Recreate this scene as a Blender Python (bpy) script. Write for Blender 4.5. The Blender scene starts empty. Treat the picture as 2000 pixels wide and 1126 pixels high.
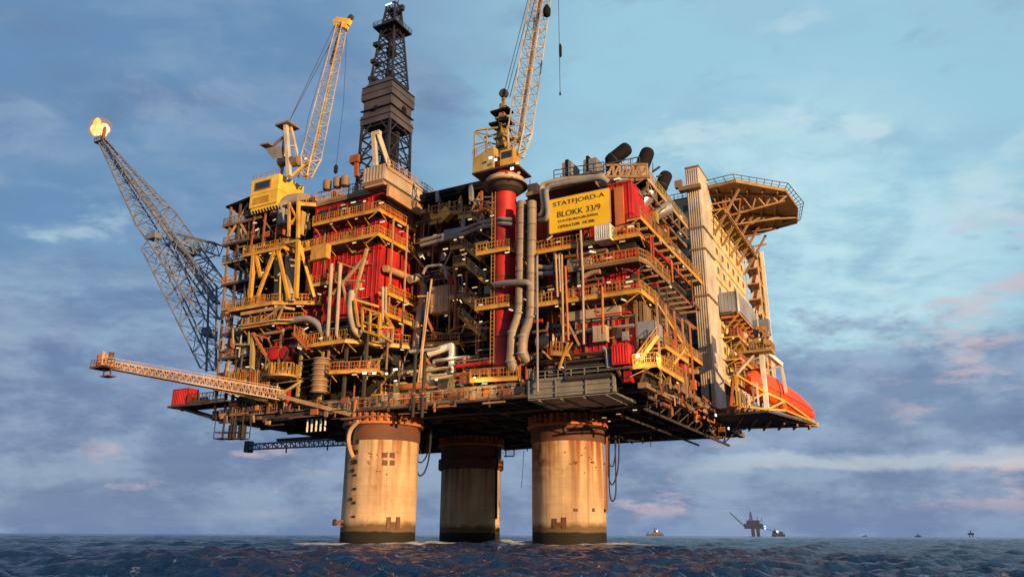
import bpy, bmesh, math, random
import numpy as np
from mathutils import Vector, Matrix
R = math.radians
rng = random.Random(7)
sc = bpy.context.scene
C = sc.collection

# ---------------------------------------------------------------- camera calibration and the platform's own frame
F, CX, CY, H = 1500.0, 1000.0, 563.0, 2.5          # focal length and centre in photo pixels, eye height above the sea
TH = math.atan(481 / F)
ROLL = R(0.23)
ANG = R(28)
OX, OY = 15.6, 123.0                               # the deck's near corner
ca, sa, ct, st, cr, sr = math.cos(ANG), math.sin(ANG), math.cos(TH), math.sin(TH), math.cos(ROLL), math.sin(ROLL)
def W(p):                                          # platform frame (u along the front, v into depth, z up) to world
    u, v, z = p
    return Vector((OX + u * ca + v * sa, OY - u * sa + v * ca, z))
CLu, CLv = -OX * ca + OY * sa, -OX * sa - OY * ca
def ray(px, py):
    x, y = px - CX, CY - py
    x, y = x * cr - y * sr, x * sr + y * cr
    X, Y, Z = x, F * ct - y * st, F * st + y * ct
    return X * ca - Y * sa, X * sa + Y * ca, Z
def V(px, py, v):
    d = ray(px, py); t = (v - CLv) / d[1]; return Vector((CLu + d[0] * t, v, H + d[2] * t))
def U(px, py, u):
    d = ray(px, py); t = (u - CLu) / d[0]; return Vector((u, CLv + d[1] * t, H + d[2] * t))
def Zp(px, py, z):
    d = ray(px, py); t = (z - H) / d[2]; return Vector((CLu + d[0] * t, CLv + d[1] * t, z))

# ---------------------------------------------------------------- materials
MATS = {}
def mat(name, col, rough=0.6, metal=0.0, dirt=(0.10, 0.06, 0.035), amt=0.45, scale=0.5, streak=0.35, var=0.25, spec=0.4):
    m = bpy.data.materials.new(name); m.use_nodes = True
    nt = m.node_tree; N = nt.nodes; L = nt.links
    b = N['Principled BSDF']
    tc = N.new('ShaderNodeTexCoord'); mp = N.new('ShaderNodeMapping')
    mp.inputs['Scale'].default_value = (1, 1, streak)
    geo = N.new('ShaderNodeNewGeometry')
    L.new(geo.outputs['Position'], mp.inputs['Vector'])
    n1 = N.new('ShaderNodeTexNoise'); n1.inputs['Scale'].default_value = scale; n1.inputs['Detail'].default_value = 8; n1.inputs['Roughness'].default_value = 0.68
    L.new(mp.outputs[0], n1.inputs['Vector'])
    rp = N.new('ShaderNodeValToRGB'); rp.color_ramp.elements[0].position = 0.5; rp.color_ramp.elements[1].position = 0.72
    L.new(n1.outputs['Fac'], rp.inputs[0])
    mu = N.new('ShaderNodeMath'); mu.operation = 'MULTIPLY'; mu.inputs[1].default_value = amt
    L.new(rp.outputs[0], mu.inputs[0])
    n2 = N.new('ShaderNodeTexNoise'); n2.inputs['Scale'].default_value = 0.23; n2.inputs['Detail'].default_value = 4
    L.new(geo.outputs['Position'], n2.inputs['Vector'])
    mr = N.new('ShaderNodeMapRange'); mr.inputs[1].default_value = 0.3; mr.inputs[2].default_value = 0.7
    mr.inputs[3].default_value = 1 - var; mr.inputs[4].default_value = 1 + var
    L.new(n2.outputs['Fac'], mr.inputs[0])
    mx = N.new('ShaderNodeMix'); mx.data_type = 'RGBA'
    mx.inputs[6].default_value = (*col, 1); mx.inputs[7].default_value = (*dirt, 1)
    L.new(mu.outputs[0], mx.inputs[0])
    ml = N.new('ShaderNodeVectorMath'); ml.operation = 'SCALE'
    L.new(mx.outputs[2], ml.inputs[0]); L.new(mr.outputs[0], ml.inputs['Scale'])
    L.new(ml.outputs[0], b.inputs['Base Color'])
    b.inputs['Roughness'].default_value = rough; b.inputs['Metallic'].default_value = metal
    b.inputs['Specular IOR Level'].default_value = spec
    MATS[name] = m
    return m
def emit(name, col, s, sampled=False):
    m = bpy.data.materials.new(name); m.use_nodes = True
    nt = m.node_tree; nt.nodes.clear()
    o = nt.nodes.new('ShaderNodeOutputMaterial'); e = nt.nodes.new('ShaderNodeEmission')
    e.inputs[0].default_value = (*col, 1); e.inputs[1].default_value = s
    nt.links.new(e.outputs[0], o.inputs[0])
    if not sampled: m.cycles.emission_sampling = 'NONE'
    MATS[name] = m
    return m
mat('red', (0.40, 0.014, 0.014), 0.6, amt=0.92, dirt=(0.10, 0.025, 0.014), scale=0.9, streak=0.22, var=0.38)
mat('yellow', (0.56, 0.31, 0.04), 0.5, amt=0.75, dirt=(0.17, 0.075, 0.03), scale=.8)
mat('rail', (0.40, 0.21, 0.04), 0.6, amt=0.8, dirt=(0.13, 0.06, 0.03), scale=.45, var=.4)
mat('cabyellow', (0.72, 0.47, 0.06), 0.45, amt=0.2, dirt=(0.3, 0.16, 0.05))
mat('olive', (0.36, 0.27, 0.09), 0.6, amt=0.5)
mat('steel', (0.055, 0.045, 0.038), 0.6, amt=0.5, dirt=(0.09, 0.04, 0.02))
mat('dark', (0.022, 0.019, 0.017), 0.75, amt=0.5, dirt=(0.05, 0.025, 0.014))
mat('grating', (0.085, 0.06, 0.04), 0.7, amt=0.5, dirt=(0.12, 0.05, 0.02))
mat('rust', (0.27, 0.085, 0.03), 0.75, amt=0.6, dirt=(0.10, 0.03, 0.015))
mat('orangerust', (0.46, 0.15, 0.045), 0.75, amt=0.55, dirt=(0.2, 0.05, 0.02))
mat('collar', (0.125, 0.052, 0.03), 0.75, amt=0.5, dirt=(0.09, 0.035, 0.02))
mat('beige', (0.40, 0.32, 0.22), 0.5, amt=0.4, dirt=(0.16, 0.09, 0.05))
mat('riser', (0.27, 0.21, 0.145), 0.55, amt=0.5, dirt=(0.13, 0.08, 0.05), scale=.7)
mat('hazepale', (0.11, 0.12, 0.155), 0.8, amt=0.2)  # pale tone stands for the haze over the distant tanker
mat('tan', (0.40, 0.25, 0.13), 0.6, amt=0.5, dirt=(0.16, 0.07, 0.03))
mat('brown', (0.20, 0.13, 0.075), 0.65, amt=0.5)
mat('grey', (0.24, 0.235, 0.22), 0.6, amt=0.4)
mat('panelgrey', (0.20, 0.19, 0.155), 0.6, amt=0.4, scale=0.8)
mat('bluegrey', (0.20, 0.22, 0.26), 0.6, amt=0.3)
mat('silver', (0.55, 0.50, 0.44), 0.32, metal=0.7, amt=0.3, dirt=(0.2, 0.13, 0.08))
mat('white', (0.74, 0.70, 0.62), 0.5, amt=0.25, dirt=(0.35, 0.26, 0.17))
mat('cladding', (0.50, 0.44, 0.35), 0.55, amt=0.35, dirt=(0.25, 0.16, 0.09), streak=0.12)
mat('cream', (0.66, 0.52, 0.27), 0.6, amt=0.35, dirt=(0.3, 0.2, 0.1))
mat('quarters', (0.40, 0.33, 0.22), 0.65, amt=0.45)
mat('boomsteel', (0.17, 0.20, 0.25), 0.55, amt=0.5, dirt=(0.05, 0.05, 0.055))
mat('derrick', (0.020, 0.022, 0.030), 0.55, amt=0.4, dirt=(0.05, 0.03, 0.02))
mat('windwall', (0.068, 0.064, 0.074), 0.6, amt=0.4, dirt=(0.05, 0.035, 0.028))
mat('craneboom', (0.46, 0.41, 0.31), 0.5, amt=0.4, dirt=(0.2, 0.12, 0.06))
mat('pinkboom', (0.44, 0.32, 0.24), 0.6, amt=0.4, dirt=(0.25, 0.12, 0.07))
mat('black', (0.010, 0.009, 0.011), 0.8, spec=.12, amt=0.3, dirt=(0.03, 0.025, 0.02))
mat('orange', (0.85, 0.085, 0.012), 0.4, amt=0.15, dirt=(0.4, 0.05, 0.02))
mat('signyellow', (0.83, 0.53, 0.012), 0.45, amt=0.35, dirt=(0.62, 0.30, 0.01), scale=0.3, streak=1.6, var=0.12)
mat('lettering', (0.10, 0.055, 0.008), 0.6, amt=0.5, dirt=(0.28, 0.16, 0.02), scale=1.5)
mat('heli_bounce', (0.30, 0.19, 0.085), 0.7, amt=0.5, dirt=(0.12, 0.06, 0.03))  # painted lighter, standing in for light bounced up off the sea
mat('glass', (0.02, 0.025, 0.03), 0.15, amt=0.0, spec=0.6)
mat('hull', (0.08, 0.085, 0.11), 0.6, amt=0.3)
mat('rubber', (0.02, 0.02, 0.022), 0.7, amt=0.2)
mat('markbrown', (0.085, 0.022, 0.014), 0.8, amt=0.5, dirt=(0.2, 0.1, 0.05), scale=1.6)
mat('hazesteel', (0.028, 0.045, 0.095), 0.8, amt=0.2)  # distance haze put into the colour as a bluish tint
emit('lamp', (1.0, 0.78, 0.46), 0.8)
emit('lampdim', (1.0, 0.62, 0.28), 0.5)
emit('lampcool', (0.95, 0.97, 1.0), 1.3)
emit('flood', (1.0, 0.82, 0.55), 2.5)

STAIN = W((-21.8, 17.6, 16.6))
def concrete():
    m = mat('concrete', (0.54, 0.39, 0.22), 0.8, amt=0.7, dirt=(0.30, 0.18, 0.09), scale=0.22, streak=0.10, var=0.18, spec=0.2)
    nt = m.node_tree; N = nt.nodes; L = nt.links; b = N['Principled BSDF']
    src = b.inputs['Base Color'].links[0].from_socket
    geo = N.new('ShaderNodeNewGeometry'); sp = N.new('ShaderNodeSeparateXYZ'); L.new(geo.outputs['Position'], sp.inputs[0])
    nz = N.new('ShaderNodeTexNoise'); nz.inputs['Scale'].default_value = 0.5; nz.inputs['Detail'].default_value = 7
    L.new(geo.outputs['Position'], nz.inputs['Vector'])
    def band(z0, z1, wob):                          # 1 below z0, 0 above z1, its edge wandering with the noise
        ad = N.new('ShaderNodeMath'); ad.operation = 'MULTIPLY_ADD'; ad.inputs[1].default_value = wob
        L.new(nz.outputs['Fac'], ad.inputs[0]); L.new(sp.outputs['Z'], ad.inputs[2])
        r = N.new('ShaderNodeMapRange'); r.inputs[1].default_value = z0 + wob * .5; r.inputs[2].default_value = z1 + wob * .5
        r.inputs[3].default_value = 1; r.inputs[4].default_value = 0
        L.new(ad.outputs[0], r.inputs[0]); return r.outputs[0]
    def mixc(fac, a, col):
        x = N.new('ShaderNodeMix'); x.data_type = 'RGBA'; L.new(fac, x.inputs[0]); L.new(a, x.inputs[6]); x.inputs[7].default_value = (*col, 1); return x.outputs[2]
    # rust runs down from the steel collar: streaky noise, strongest near the top
    mp = N.new('ShaderNodeMapping'); mp.inputs['Scale'].default_value = (1, 1, 0.05); L.new(geo.outputs['Position'], mp.inputs['Vector'])
    rs = N.new('ShaderNodeTexNoise'); rs.inputs['Scale'].default_value = 0.75; rs.inputs['Detail'].default_value = 6; L.new(mp.outputs[0], rs.inputs['Vector'])
    r1 = N.new('ShaderNodeMapRange'); r1.inputs[1].default_value = 0.42; r1.inputs[2].default_value = 0.62; L.new(rs.outputs['Fac'], r1.inputs[0])
    r2 = N.new('ShaderNodeMapRange'); r2.inputs[1].default_value = 5; r2.inputs[2].default_value = 19; r2.inputs[3].default_value = 0.12; L.new(sp.outputs['Z'], r2.inputs[0])
    mm = N.new('ShaderNodeMath'); mm.operation = 'MULTIPLY'; L.new(r1.outputs[0], mm.inputs[0]); L.new(r2.outputs[0], mm.inputs[1])
    c = mixc(mm.outputs[0], src, (0.24, 0.075, 0.022))
    ms = N.new('ShaderNodeMath'); ms.operation = 'MULTIPLY'; ms.use_clamp = True                # one broad rust stain high on the right leg
    dn_ = N.new('ShaderNodeVectorMath'); dn_.operation = 'DISTANCE'; L.new(geo.outputs['Position'], dn_.inputs[0]); dn_.inputs[1].default_value = tuple(STAIN)
    rr = N.new('ShaderNodeMapRange'); rr.inputs[1].default_value = 6.5; rr.inputs[2].default_value = 1.5; rr.inputs[3].default_value = 0; rr.inputs[4].default_value = 1; L.new(dn_.outputs['Value'], rr.inputs[0])
    rn = N.new('ShaderNodeMapRange'); rn.inputs[1].default_value = .38; rn.inputs[2].default_value = .58; L.new(nz.outputs['Fac'], rn.inputs[0]); L.new(rr.outputs[0], ms.inputs[0]); L.new(rn.outputs[0], ms.inputs[1])
    c = mixc(ms.outputs[0], c, (0.25, 0.07, 0.025))
    # slip-form construction lines
    wv = N.new('ShaderNodeTexNoise'); wv.inputs['Scale'].default_value = 1.3; wv.inputs['Detail'].default_value = 2
    mp2 = N.new('ShaderNodeMapping'); mp2.inputs['Scale'].default_value = (1, 1, 0.004); L.new(geo.outputs['Position'], mp2.inputs['Vector']); L.new(mp2.outputs[0], wv.inputs['Vector'])
    r3 = N.new('ShaderNodeMapRange'); r3.inputs[1].default_value = 0.58; r3.inputs[2].default_value = 0.66; r3.inputs[4].default_value = 0.45; L.new(wv.outputs['Fac'], r3.inputs[0])
    c = mixc(r3.outputs[0], c, (0.22, 0.15, 0.09))
    c = mixc(band(3.9, 5.0, 1.8), c, (0.13, 0.085, 0.042))
    fr = N.new('ShaderNodeMath'); fr.operation = 'FRACT'; dv = N.new('ShaderNodeMath'); dv.operation = 'DIVIDE'; dv.inputs[1].default_value = 1.55; L.new(sp.outputs['Z'], dv.inputs[0]); L.new(dv.outputs[0], fr.inputs[0])
    pj = N.new('ShaderNodeMapRange'); pj.inputs[1].default_value = .10; pj.inputs[2].default_value = .03; pj.inputs[3].default_value = 0; pj.inputs[4].default_value = .22; L.new(fr.outputs[0], pj.inputs[0]); c = mixc(pj.outputs[0], c, (0.2, 0.13, 0.08))
    pt = N.new('ShaderNodeTexNoise'); pt.inputs['Scale'].default_value = 0.33; pt.inputs['Detail'].default_value = 9; pt.inputs['Roughness'].default_value = .75; L.new(geo.outputs['Position'], pt.inputs['Vector'])
    pr = N.new('ShaderNodeMapRange'); pr.inputs[1].default_value = .56; pr.inputs[2].default_value = .66; pr.inputs[4].default_value = .5; L.new(pt.outputs['Fac'], pr.inputs[0]); c = mixc(pr.outputs[0], c, (0.23, 0.12, 0.06))
    c = mixc(band(2.85, 3.15, 0.6), c, (0.018, 0.016, 0.011))
    L.new(c, b.inputs['Base Color'])
concrete()

# ---------------------------------------------------------------- mesh builder
class MB:
    def __init__(s): s.v = []; s.f = []; s.smooth = False
    def face(s, pts):
        n = len(s.v); s.v += [Vector(p) for p in pts]; s.f.append(tuple(range(n, n + len(pts)))); return s
    def hexa(s, c):                                 # eight corners: bottom ring then top ring
        n = len(s.v); s.v += [Vector(p) for p in c]
        for q in ((3, 2, 1, 0), (4, 5, 6, 7), (0, 1, 5, 4), (1, 2, 6, 5), (2, 3, 7, 6), (3, 0, 4, 7)): s.f.append(tuple(n + i for i in q))
        return s
    def box(s, a, b):
        x0, x1 = sorted((a[0], b[0])); y0, y1 = sorted((a[1], b[1])); z0, z1 = sorted((a[2], b[2]))
        return s.hexa([(x0, y0, z0), (x1, y0, z0), (x1, y1, z0), (x0, y1, z0), (x0, y0, z1), (x1, y0, z1), (x1, y1, z1), (x0, y1, z1)])
    def cbox(s, c, d):
        return s.box([c[i] - d[i] / 2 for i in range(3)], [c[i] + d[i] / 2 for i in range(3)])
    def bar(s, p, q, w, h=None):
        h = h or w; p = Vector(p); q = Vector(q); d = (q - p)
        if d.length < 1e-6: return s
        d.normalize(); up = Vector((0, 0, 1)) if abs(d.z) < 0.95 else Vector((1, 0, 0))
        a = d.cross(up).normalized() * w / 2; b = a.normalized().cross(d).normalized() * h / 2
        return s.hexa([p - a - b, p + a - b, p + a + b, p - a + b, q - a - b, q + a - b, q + a + b, q - a + b])
    def tube(s, pts, r, n=8, caps=True, r1=None):
        s.smooth = True
        pts = [Vector(p) for p in pts]; rings = []; up = None
        for i, p in enumerate(pts):
            d = (pts[min(i + 1, len(pts) - 1)] - pts[max(i - 1, 0)]).normalized()
            if up is None: up = Vector((0, 0, 1)) if abs(d.z) < 0.9 else Vector((1, 0, 0))
            a = d.cross(up).normalized(); b = a.cross(d).normalized(); up = b
            rr = r if r1 is None else r + (r1 - r) * i / max(1, len(pts) - 1)
            k = len(s.v)
            for j in range(n):
                t = 2 * math.pi * j / n; s.v.append(p + a * rr * math.cos(t) + b * rr * math.sin(t))
            rings.append(k)
        for i in range(len(rings) - 1):
            for j in range(n):
                j2 = (j + 1) % n; s.f.append((rings[i] + j, rings[i] + j2, rings[i + 1] + j2, rings[i + 1] + j))
        if caps:
            s.f.append(tuple(rings[0] + j for j in reversed(range(n)))); s.f.append(tuple(rings[-1] + j for j in range(n)))
        return s
    def lathe(s, c, prof, n=24, axis='z'):          # prof: (radius, height) pairs
        s.smooth = True; k0 = len(s.v)
        for r, z in prof:
            for j in range(n):
                t = 2 * math.pi * j / n; x, y = r * math.cos(t), r * math.sin(t)
                o = {'z': (x, y, z), 'x': (z, x, y), 'y': (y, z, x)}[axis]; s.v.append(Vector(c) + Vector(o))
        for i in range(len(prof) - 1):
            for j in range(n):
                j2 = (j + 1) % n; s.f.append((k0 + i * n + j, k0 + i * n + j2, k0 + (i + 1) * n + j2, k0 + (i + 1) * n + j))
        s.f.append(tuple(k0 + j for j in reversed(range(n)))); e = k0 + (len(prof) - 1) * n; s.f.append(tuple(e + j for j in range(n)))
        return s
    def plate(s, poly, z0, z1):                     # horizontal slab from a (u, v) outline
        n = len(poly); k = len(s.v)
        s.v += [Vector((p[0], p[1], z0)) for p in poly] + [Vector((p[0], p[1], z1)) for p in poly]
        s.f.append(tuple(k + i for i in reversed(range(n)))); s.f.append(tuple(k + n + i for i in range(n)))
        for i in range(n): j = (i + 1) % n; s.f.append((k + i, k + j, k + n + j, k + n + i))
        return s
    def build(s, name, m, base, loc_parent=None):
        me = bpy.data.meshes.new(name); b = Vector(base)
        me.from_pydata([tuple(p - b) for p in s.v], [], s.f)
        bm = bmesh.new(); bm.from_mesh(me); bmesh.ops.recalc_face_normals(bm, faces=bm.faces); bm.to_mesh(me); bm.free()
        if s.smooth:
            me.polygons.foreach_set('use_smooth', [True] * len(me.polygons)); me.set_sharp_from_angle(angle=R(38))
        me.materials.append(MATS[m] if isinstance(m, str) else m)
        o = bpy.data.objects.new(name, me); C.objects.link(o)
        return o
BASE = {}
def tag(o, label, cat, group=None, kind=None):
    if label: o['label'] = label
    if cat: o['category'] = cat
    if group: o['group'] = group
    if kind: o['kind'] = kind
    return o
def thing(name, label, cat, base, group=None):
    o = bpy.data.objects.new(name, None); C.objects.link(o); o.empty_display_size = 0.5
    o.location = W(base); o.rotation_euler = (0, 0, -ANG); BASE[o.as_pointer()] = Vector(base)
    return tag(o, label, cat, group)
def part(name, mb, m, parent, label=None):
    b = BASE[parent.as_pointer()]
    o = mb.build(name, m, b); o.parent = parent; BASE[o.as_pointer()] = b
    if label: o['label'] = label
    return o
def single(name, mb, m, label, cat, base, group=None, kind=None):
    o = mb.build(name, m, base); o.location = W(base); o.rotation_euler = (0, 0, -ANG); BASE[o.as_pointer()] = Vector(base)
    return tag(o, label, cat, group, kind)

def bend(pts, rad, n=5):                            # round the corners of a pipe run
    pts = [Vector(p) for p in pts]; out = [pts[0]]
    for i in range(1, len(pts) - 1):
        p = pts[i]; a = pts[i - 1] - p; b = pts[i + 1] - p
        r = min(rad, a.length * .48, b.length * .48); a = p + a.normalized() * r; b = p + b.normalized() * r
        for k in range(n + 1):
            t = k / n; out.append(a * (1 - t) ** 2 + p * 2 * t * (1 - t) + b * t * t)
    out.append(pts[-1]); return out
def pipe(parent, pts, r, m='beige', rad=None, name='pipe', n=8):
    return part(name, MB().tube(bend(pts, rad or r * 3), r, n), m, parent)
def lattice(mb, p0, p1, a0, a1, n, r, rb=None, side=None, up=None, up_scale=1.0):
    # four-chord lattice from p0 to p1, half-widths a0 to a1
    p0 = Vector(p0); p1 = Vector(p1); rb = rb or r * .6; d = (p1 - p0).normalized()
    s = Vector(side) if side else d.cross(Vector((0, 0, 1))); s = (s - d * s.dot(d)).normalized(); w = s.cross(d).normalized()
    rings = []
    for i in range(n + 1):
        t = i / n; c = p0.lerp(p1, t); a = a0 + (a1 - a0) * t
        rings.append([c + s * a + w * a * up_scale, c - s * a + w * a * up_scale, c - s * a - w * a * up_scale, c + s * a - w * a * up_scale])
    for k in range(4): mb.bar(rings[0][k], rings[-1][k], r)
    for i in range(n + 1):
        for k in range(4):
            mb.bar(rings[i][k], rings[i][(k + 1) % 4], rb)
            if i < n:
                q = ((k + 1) % 4) if (i + k) % 2 else k
                mb.bar(rings[i][k if (i + k) % 2 else (k + 1) % 4], rings[i + 1][q], rb)
    return rings
def add_lamp(parent, p, ln=1.25, h=0.3, ax=(1, 0, 0), m='lamp'):
    p = Vector(p); a = Vector(ax).normalized() * ln / 2 * rng.choice((.6, .8, 1.0, 1.15))
    if m == 'lamp' and rng.random() < .5: m = 'lampdim'
    return part('lamp', MB().bar(p - a * .8, p + a * .8, 0.2, h * .66), m, parent)
def rails(mb, pts, h=1.9, step=2.0, rb=0.13, pick=0.62, low=True, infill=0.06):
    for a, b in zip(pts, pts[1:]):
        a = Vector(a); b = Vector(b); L_ = (b - a).length; n = max(1, round(L_ / step)); up = Vector((0, 0, h))
        mb.bar(a + up, b + up, rb); mb.bar(a + up * .55, b + up * .55, rb * .75)
        if low: mb.bar(a + Vector((0, 0, .22)), b + Vector((0, 0, .22)), 0.06, 0.4)
        for i in range(n + 1):
            p = a.lerp(b, i / n); mb.bar(p, p + up, rb)
        if pick:
            m_ = max(1, round(L_ / pick))
            for i in range(m_):
                p = a.lerp(b, (i + .5) / m_); mb.bar(p, p + up, infill)
    return mb
def walkway(parent, pts, inward, m='rail', edge='yellow', floor='grating', h=1.9, lamps=0, depth=2.2, brackets=True, th=0.3):
    # pts: outer edge at floor level; inward: (du, dv) unit vector per segment list or one vector
    pts = [Vector(p) for p in pts]; mb = MB(); eb = MB()
    ins = inward if isinstance(inward[0], (tuple, list)) else [inward] * (len(pts) - 1)
    for (a, b), d in zip(zip(pts, pts[1:]), ins):
        iv = Vector((d[0], d[1], 0)) * depth
        lo = Vector((0, 0, -th))
        mb.hexa([a + lo, b + lo, b + iv + lo, a + iv + lo, a, b, b + iv, a + iv])
        eb.bar(a + Vector((0, 0, -.16)), b + Vector((0, 0, -.16)), 0.18, 0.6)
        if brackets:
            n = max(1, int((b - a).length / 4))
            for i in range(n + 1):
                p = a.lerp(b, i / n) + lo
                eb.bar(p, p + iv - Vector((0, 0, 0.0)), .16, .3); eb.bar(p + iv * .2 - Vector((0, 0, .1)), p + iv - Vector((0, 0, 1.3)), .14)
    w = part('walkway', mb, floor, parent)
    part('edge_beam', eb, edge, w)
    part('railing', rails(MB(), pts, h), m, w)
    for k in range((lamps + 1) // 2):
        i = rng.randrange(len(pts) - 1); a, b = pts[i], pts[i + 1]; d = ins[i]
        p = a.lerp(b, rng.uniform(.05, .95)) + Vector((d[0], d[1], 0)) * .6
        add_lamp(w, p - Vector((0, 0, .62)), 1.1, .26, (b - a))
    return w
def stair(parent, p, q, w=1.6, side=(0, 1), m='rail', st_='yellow'):
    p = Vector(p); q = Vector(q); s = Vector((side[0], side[1], 0)) * w
    mb = MB(); mb.bar(p, q, .16, .6); mb.bar(p + s, q + s, .16, .6)
    n = max(3, int(abs(p.z - q.z) / .4))
    for i in range(n):
        c = p.lerp(q, (i + .5) / n); mb.bar(c, c + s, .45, .08)
    o = part('stair', mb, st_, parent)
    part('railing', rails(rails(MB(), [p, q], 1.7, 1.8, .12, .8, False), [p + s, q + s], 1.7, 1.8, .12, 0, False), m, o)
    return o
def ribbed(mb, a, b, z0, z1, out, pitch=0.9, d=0.12, wd=0.35):
    a = Vector((*a, 0)); b = Vector((*b, 0)); L_ = (b - a).length; n = max(1, round(L_ / pitch)); e = (b - a).normalized(); o = Vector((*out, 0))
    for i in range(n):
        c = a.lerp(b, (i + .5) / n); x = c - e * wd / 2; y = c + e * wd / 2
        lo, hi = Vector((0, 0, z0)), Vector((0, 0, z1))
        x2, y2 = x + o * d + e * .04, y + o * d - e * .04
        mb.hexa([x + lo, y + lo, y2 + lo, x2 + lo, x + hi, y + hi, y2 + hi, x2 + hi])
    return mb
PAL = ['brown', 'steel', 'rust', 'beige', 'grey', 'olive', 'tan', 'steel', 'dark', 'brown', 'dark']
def clutter(parent, u0, u1, v0, v1, zs, npipe, nvess, nbox, nbrace, pal=PAL, rg=None, rmax=.34):
    rg = rg or rng
    for _ in range(npipe):
        i = rg.randrange(len(zs) - 1); za, zb = zs[i], zs[i + 1]; r = rg.choice([.12, .14, .18, .24, rmax]); m = rg.choice(pal)
        v = v0 + (v1 - v0) * rg.random() ** 1.6; z = rg.uniform(za + .8, zb - .4); a = rg.uniform(u0, u1); l = rg.uniform(4, 13) * rg.choice((-1, 1))
        b = max(u0, min(u1, a + l)); k = rg.random()
        if k < .45:
            z2 = rg.uniform(za + .3, zb - .3); pts = [(a, v, z2), (a, v, z), (b, v, z), (b, v + rg.uniform(1, 3), z)]
        elif k < .75:
            pts = [(a, v, za), (a, v, z), (a + rg.uniform(-2.5, 2.5), v, z), (a + rg.uniform(-2.5, 2.5), v + 2, z)] if rg.random() < .4 else [(a, v, za), (a, v, zb)]
        else: pts = [(a, v, z), (b, v, z)]
        pts = [Vector(p) for p in pts]
        if min((pts[j + 1] - pts[j]).length for j in range(len(pts) - 1)) > .2: pipe(parent, pts, r, m)
    for _ in range(nvess):
        i = rg.randrange(len(zs) - 1); r = rg.uniform(.7, 1.3); l = rg.uniform(2.5, 6); z = zs[i] + r + .5; u = rg.uniform(u0, u1 - l); v = rg.uniform(v0 + 1, v1)
        if rg.random() < .6: part('vessel', MB().lathe((u, v, z), [(.05, -.5), (r * .7, -.3), (r, .1), (r, l - .1), (r * .7, l + .3), (.05, l + .5)], 14, 'x'), rg.choice(['beige', 'grey', 'brown', 'rust', 'silver']), parent)
        else:
            h = min(l, zs[i + 1] - zs[i] - 1); part('vessel', MB().lathe((u, v, zs[i] + .3), [(r * .8, 0), (r, .3), (r, h - .5), (r * .6, h - .1), (.1, h)], 14), rg.choice(['beige', 'grey', 'brown', 'rust']), parent)
    for _ in range(nbox):
        i = rg.randrange(len(zs) - 1); d = (rg.uniform(.8, 3), rg.uniform(.8, 2), rg.uniform(.9, min(2.8, zs[i + 1] - zs[i] - .6))); u = rg.uniform(u0, u1 - d[0]); v = v0 + (v1 - v0) * rg.random()
        mb = MB().box((u, v, zs[i] + .15), (u + d[0], v + d[1], zs[i] + .15 + d[2]))
        for k in range(3): mb.box((u + .1 + k * d[0] / 3, v - .06, zs[i] + .4), (u - .1 + (k + 1) * d[0] / 3, v + .02, zs[i] + d[2] - .1))
        part('cabinet', mb, rg.choice(['brown', 'grey', 'olive', 'red', 'rust', 'steel', 'beige']), parent)
    for _ in range(nbrace):
        i = rg.randrange(len(zs) - 1); u = rg.uniform(u0, u1 - 4); v = v0 + rg.random() * (v1 - v0) * .5; w = rg.uniform(3, 6)
        a, b = ((u, v, zs[i]), (u + w, v, zs[i + 1])) if rg.random() < .5 else ((u + w, v, zs[i]), (u, v, zs[i + 1]))
        part('brace', MB().bar(a, b, .3), rg.choice(['brown', 'steel', 'tan', 'olive']), parent)

def fittings(parent, u0, u1, v, z0, z1, n, rg=None):
    # small things bolted to a wall facing the front: conduits, boxes, ladders, trays
    rg = rg or rng
    for _ in range(n):
        u = rg.uniform(u0, u1); z = rg.uniform(z0, z1); k = rg.random(); m = rg.choice(['brown', 'collar', 'steel', 'grey', 'tan', 'rust', 'dark'])
        if k < .4: part('conduit', MB().bar((u, v - .25, z), (u, v - .25, min(z1, z + rg.uniform(2, 6))), rg.uniform(.12, .3)), m, parent)
        elif k < .62: part('cable_tray', MB().bar((u, v - .35, z), (min(u1, u + rg.uniform(2, 7)), v - .35, z), .3, .16), m, parent)
        else:
            w, h = rg.uniform(.5, 1.5), rg.uniform(.6, 1.8); part('junction_box', MB().box((u, v - .5, z), (u + w, v - .13, z + h)).box((u + .1, v - .56, z + .1), (u + w - .1, v - .5, z + h - .1)), m, parent)

# ---------------------------------------------------------------- camera, sun, sky
cam = bpy.data.cameras.new('camera'); co = bpy.data.objects.new('camera', cam); C.objects.link(co)
cam.sensor_width = 36; cam.lens = 36 * F / 2000; cam.clip_start = 0.5; cam.clip_end = 60000
co.location = (0, 0, H)
co.rotation_mode = 'QUATERNION'
co.rotation_quaternion = (Matrix.Rotation(math.pi / 2 + TH, 3, 'X') @ Matrix.Rotation(ROLL, 3, 'Z')).to_quaternion()
sc.camera = co
sc.view_settings.view_transform = 'Standard'; sc.view_settings.look = 'None'
sc.view_settings.exposure = 0.5; sc.view_settings.gamma = 1
SUN_AZ, SUN_EL = R(36.5), R(5.0)                       # measured to the right of straight behind the camera
sd = Vector((math.sin(SUN_AZ) * math.cos(SUN_EL), -math.cos(SUN_AZ) * math.cos(SUN_EL), math.sin(SUN_EL)))
sl = bpy.data.lights.new('sun', 'SUN'); sl.energy = 5.0; sl.angle = R(0.5); sl.color = (1.0, 0.62, 0.30)
so = bpy.data.objects.new('sun', sl); C.objects.link(so); so.rotation_euler = sd.to_track_quat('Z', 'Y').to_euler(); so.location = (60, -60, 60)

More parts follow.
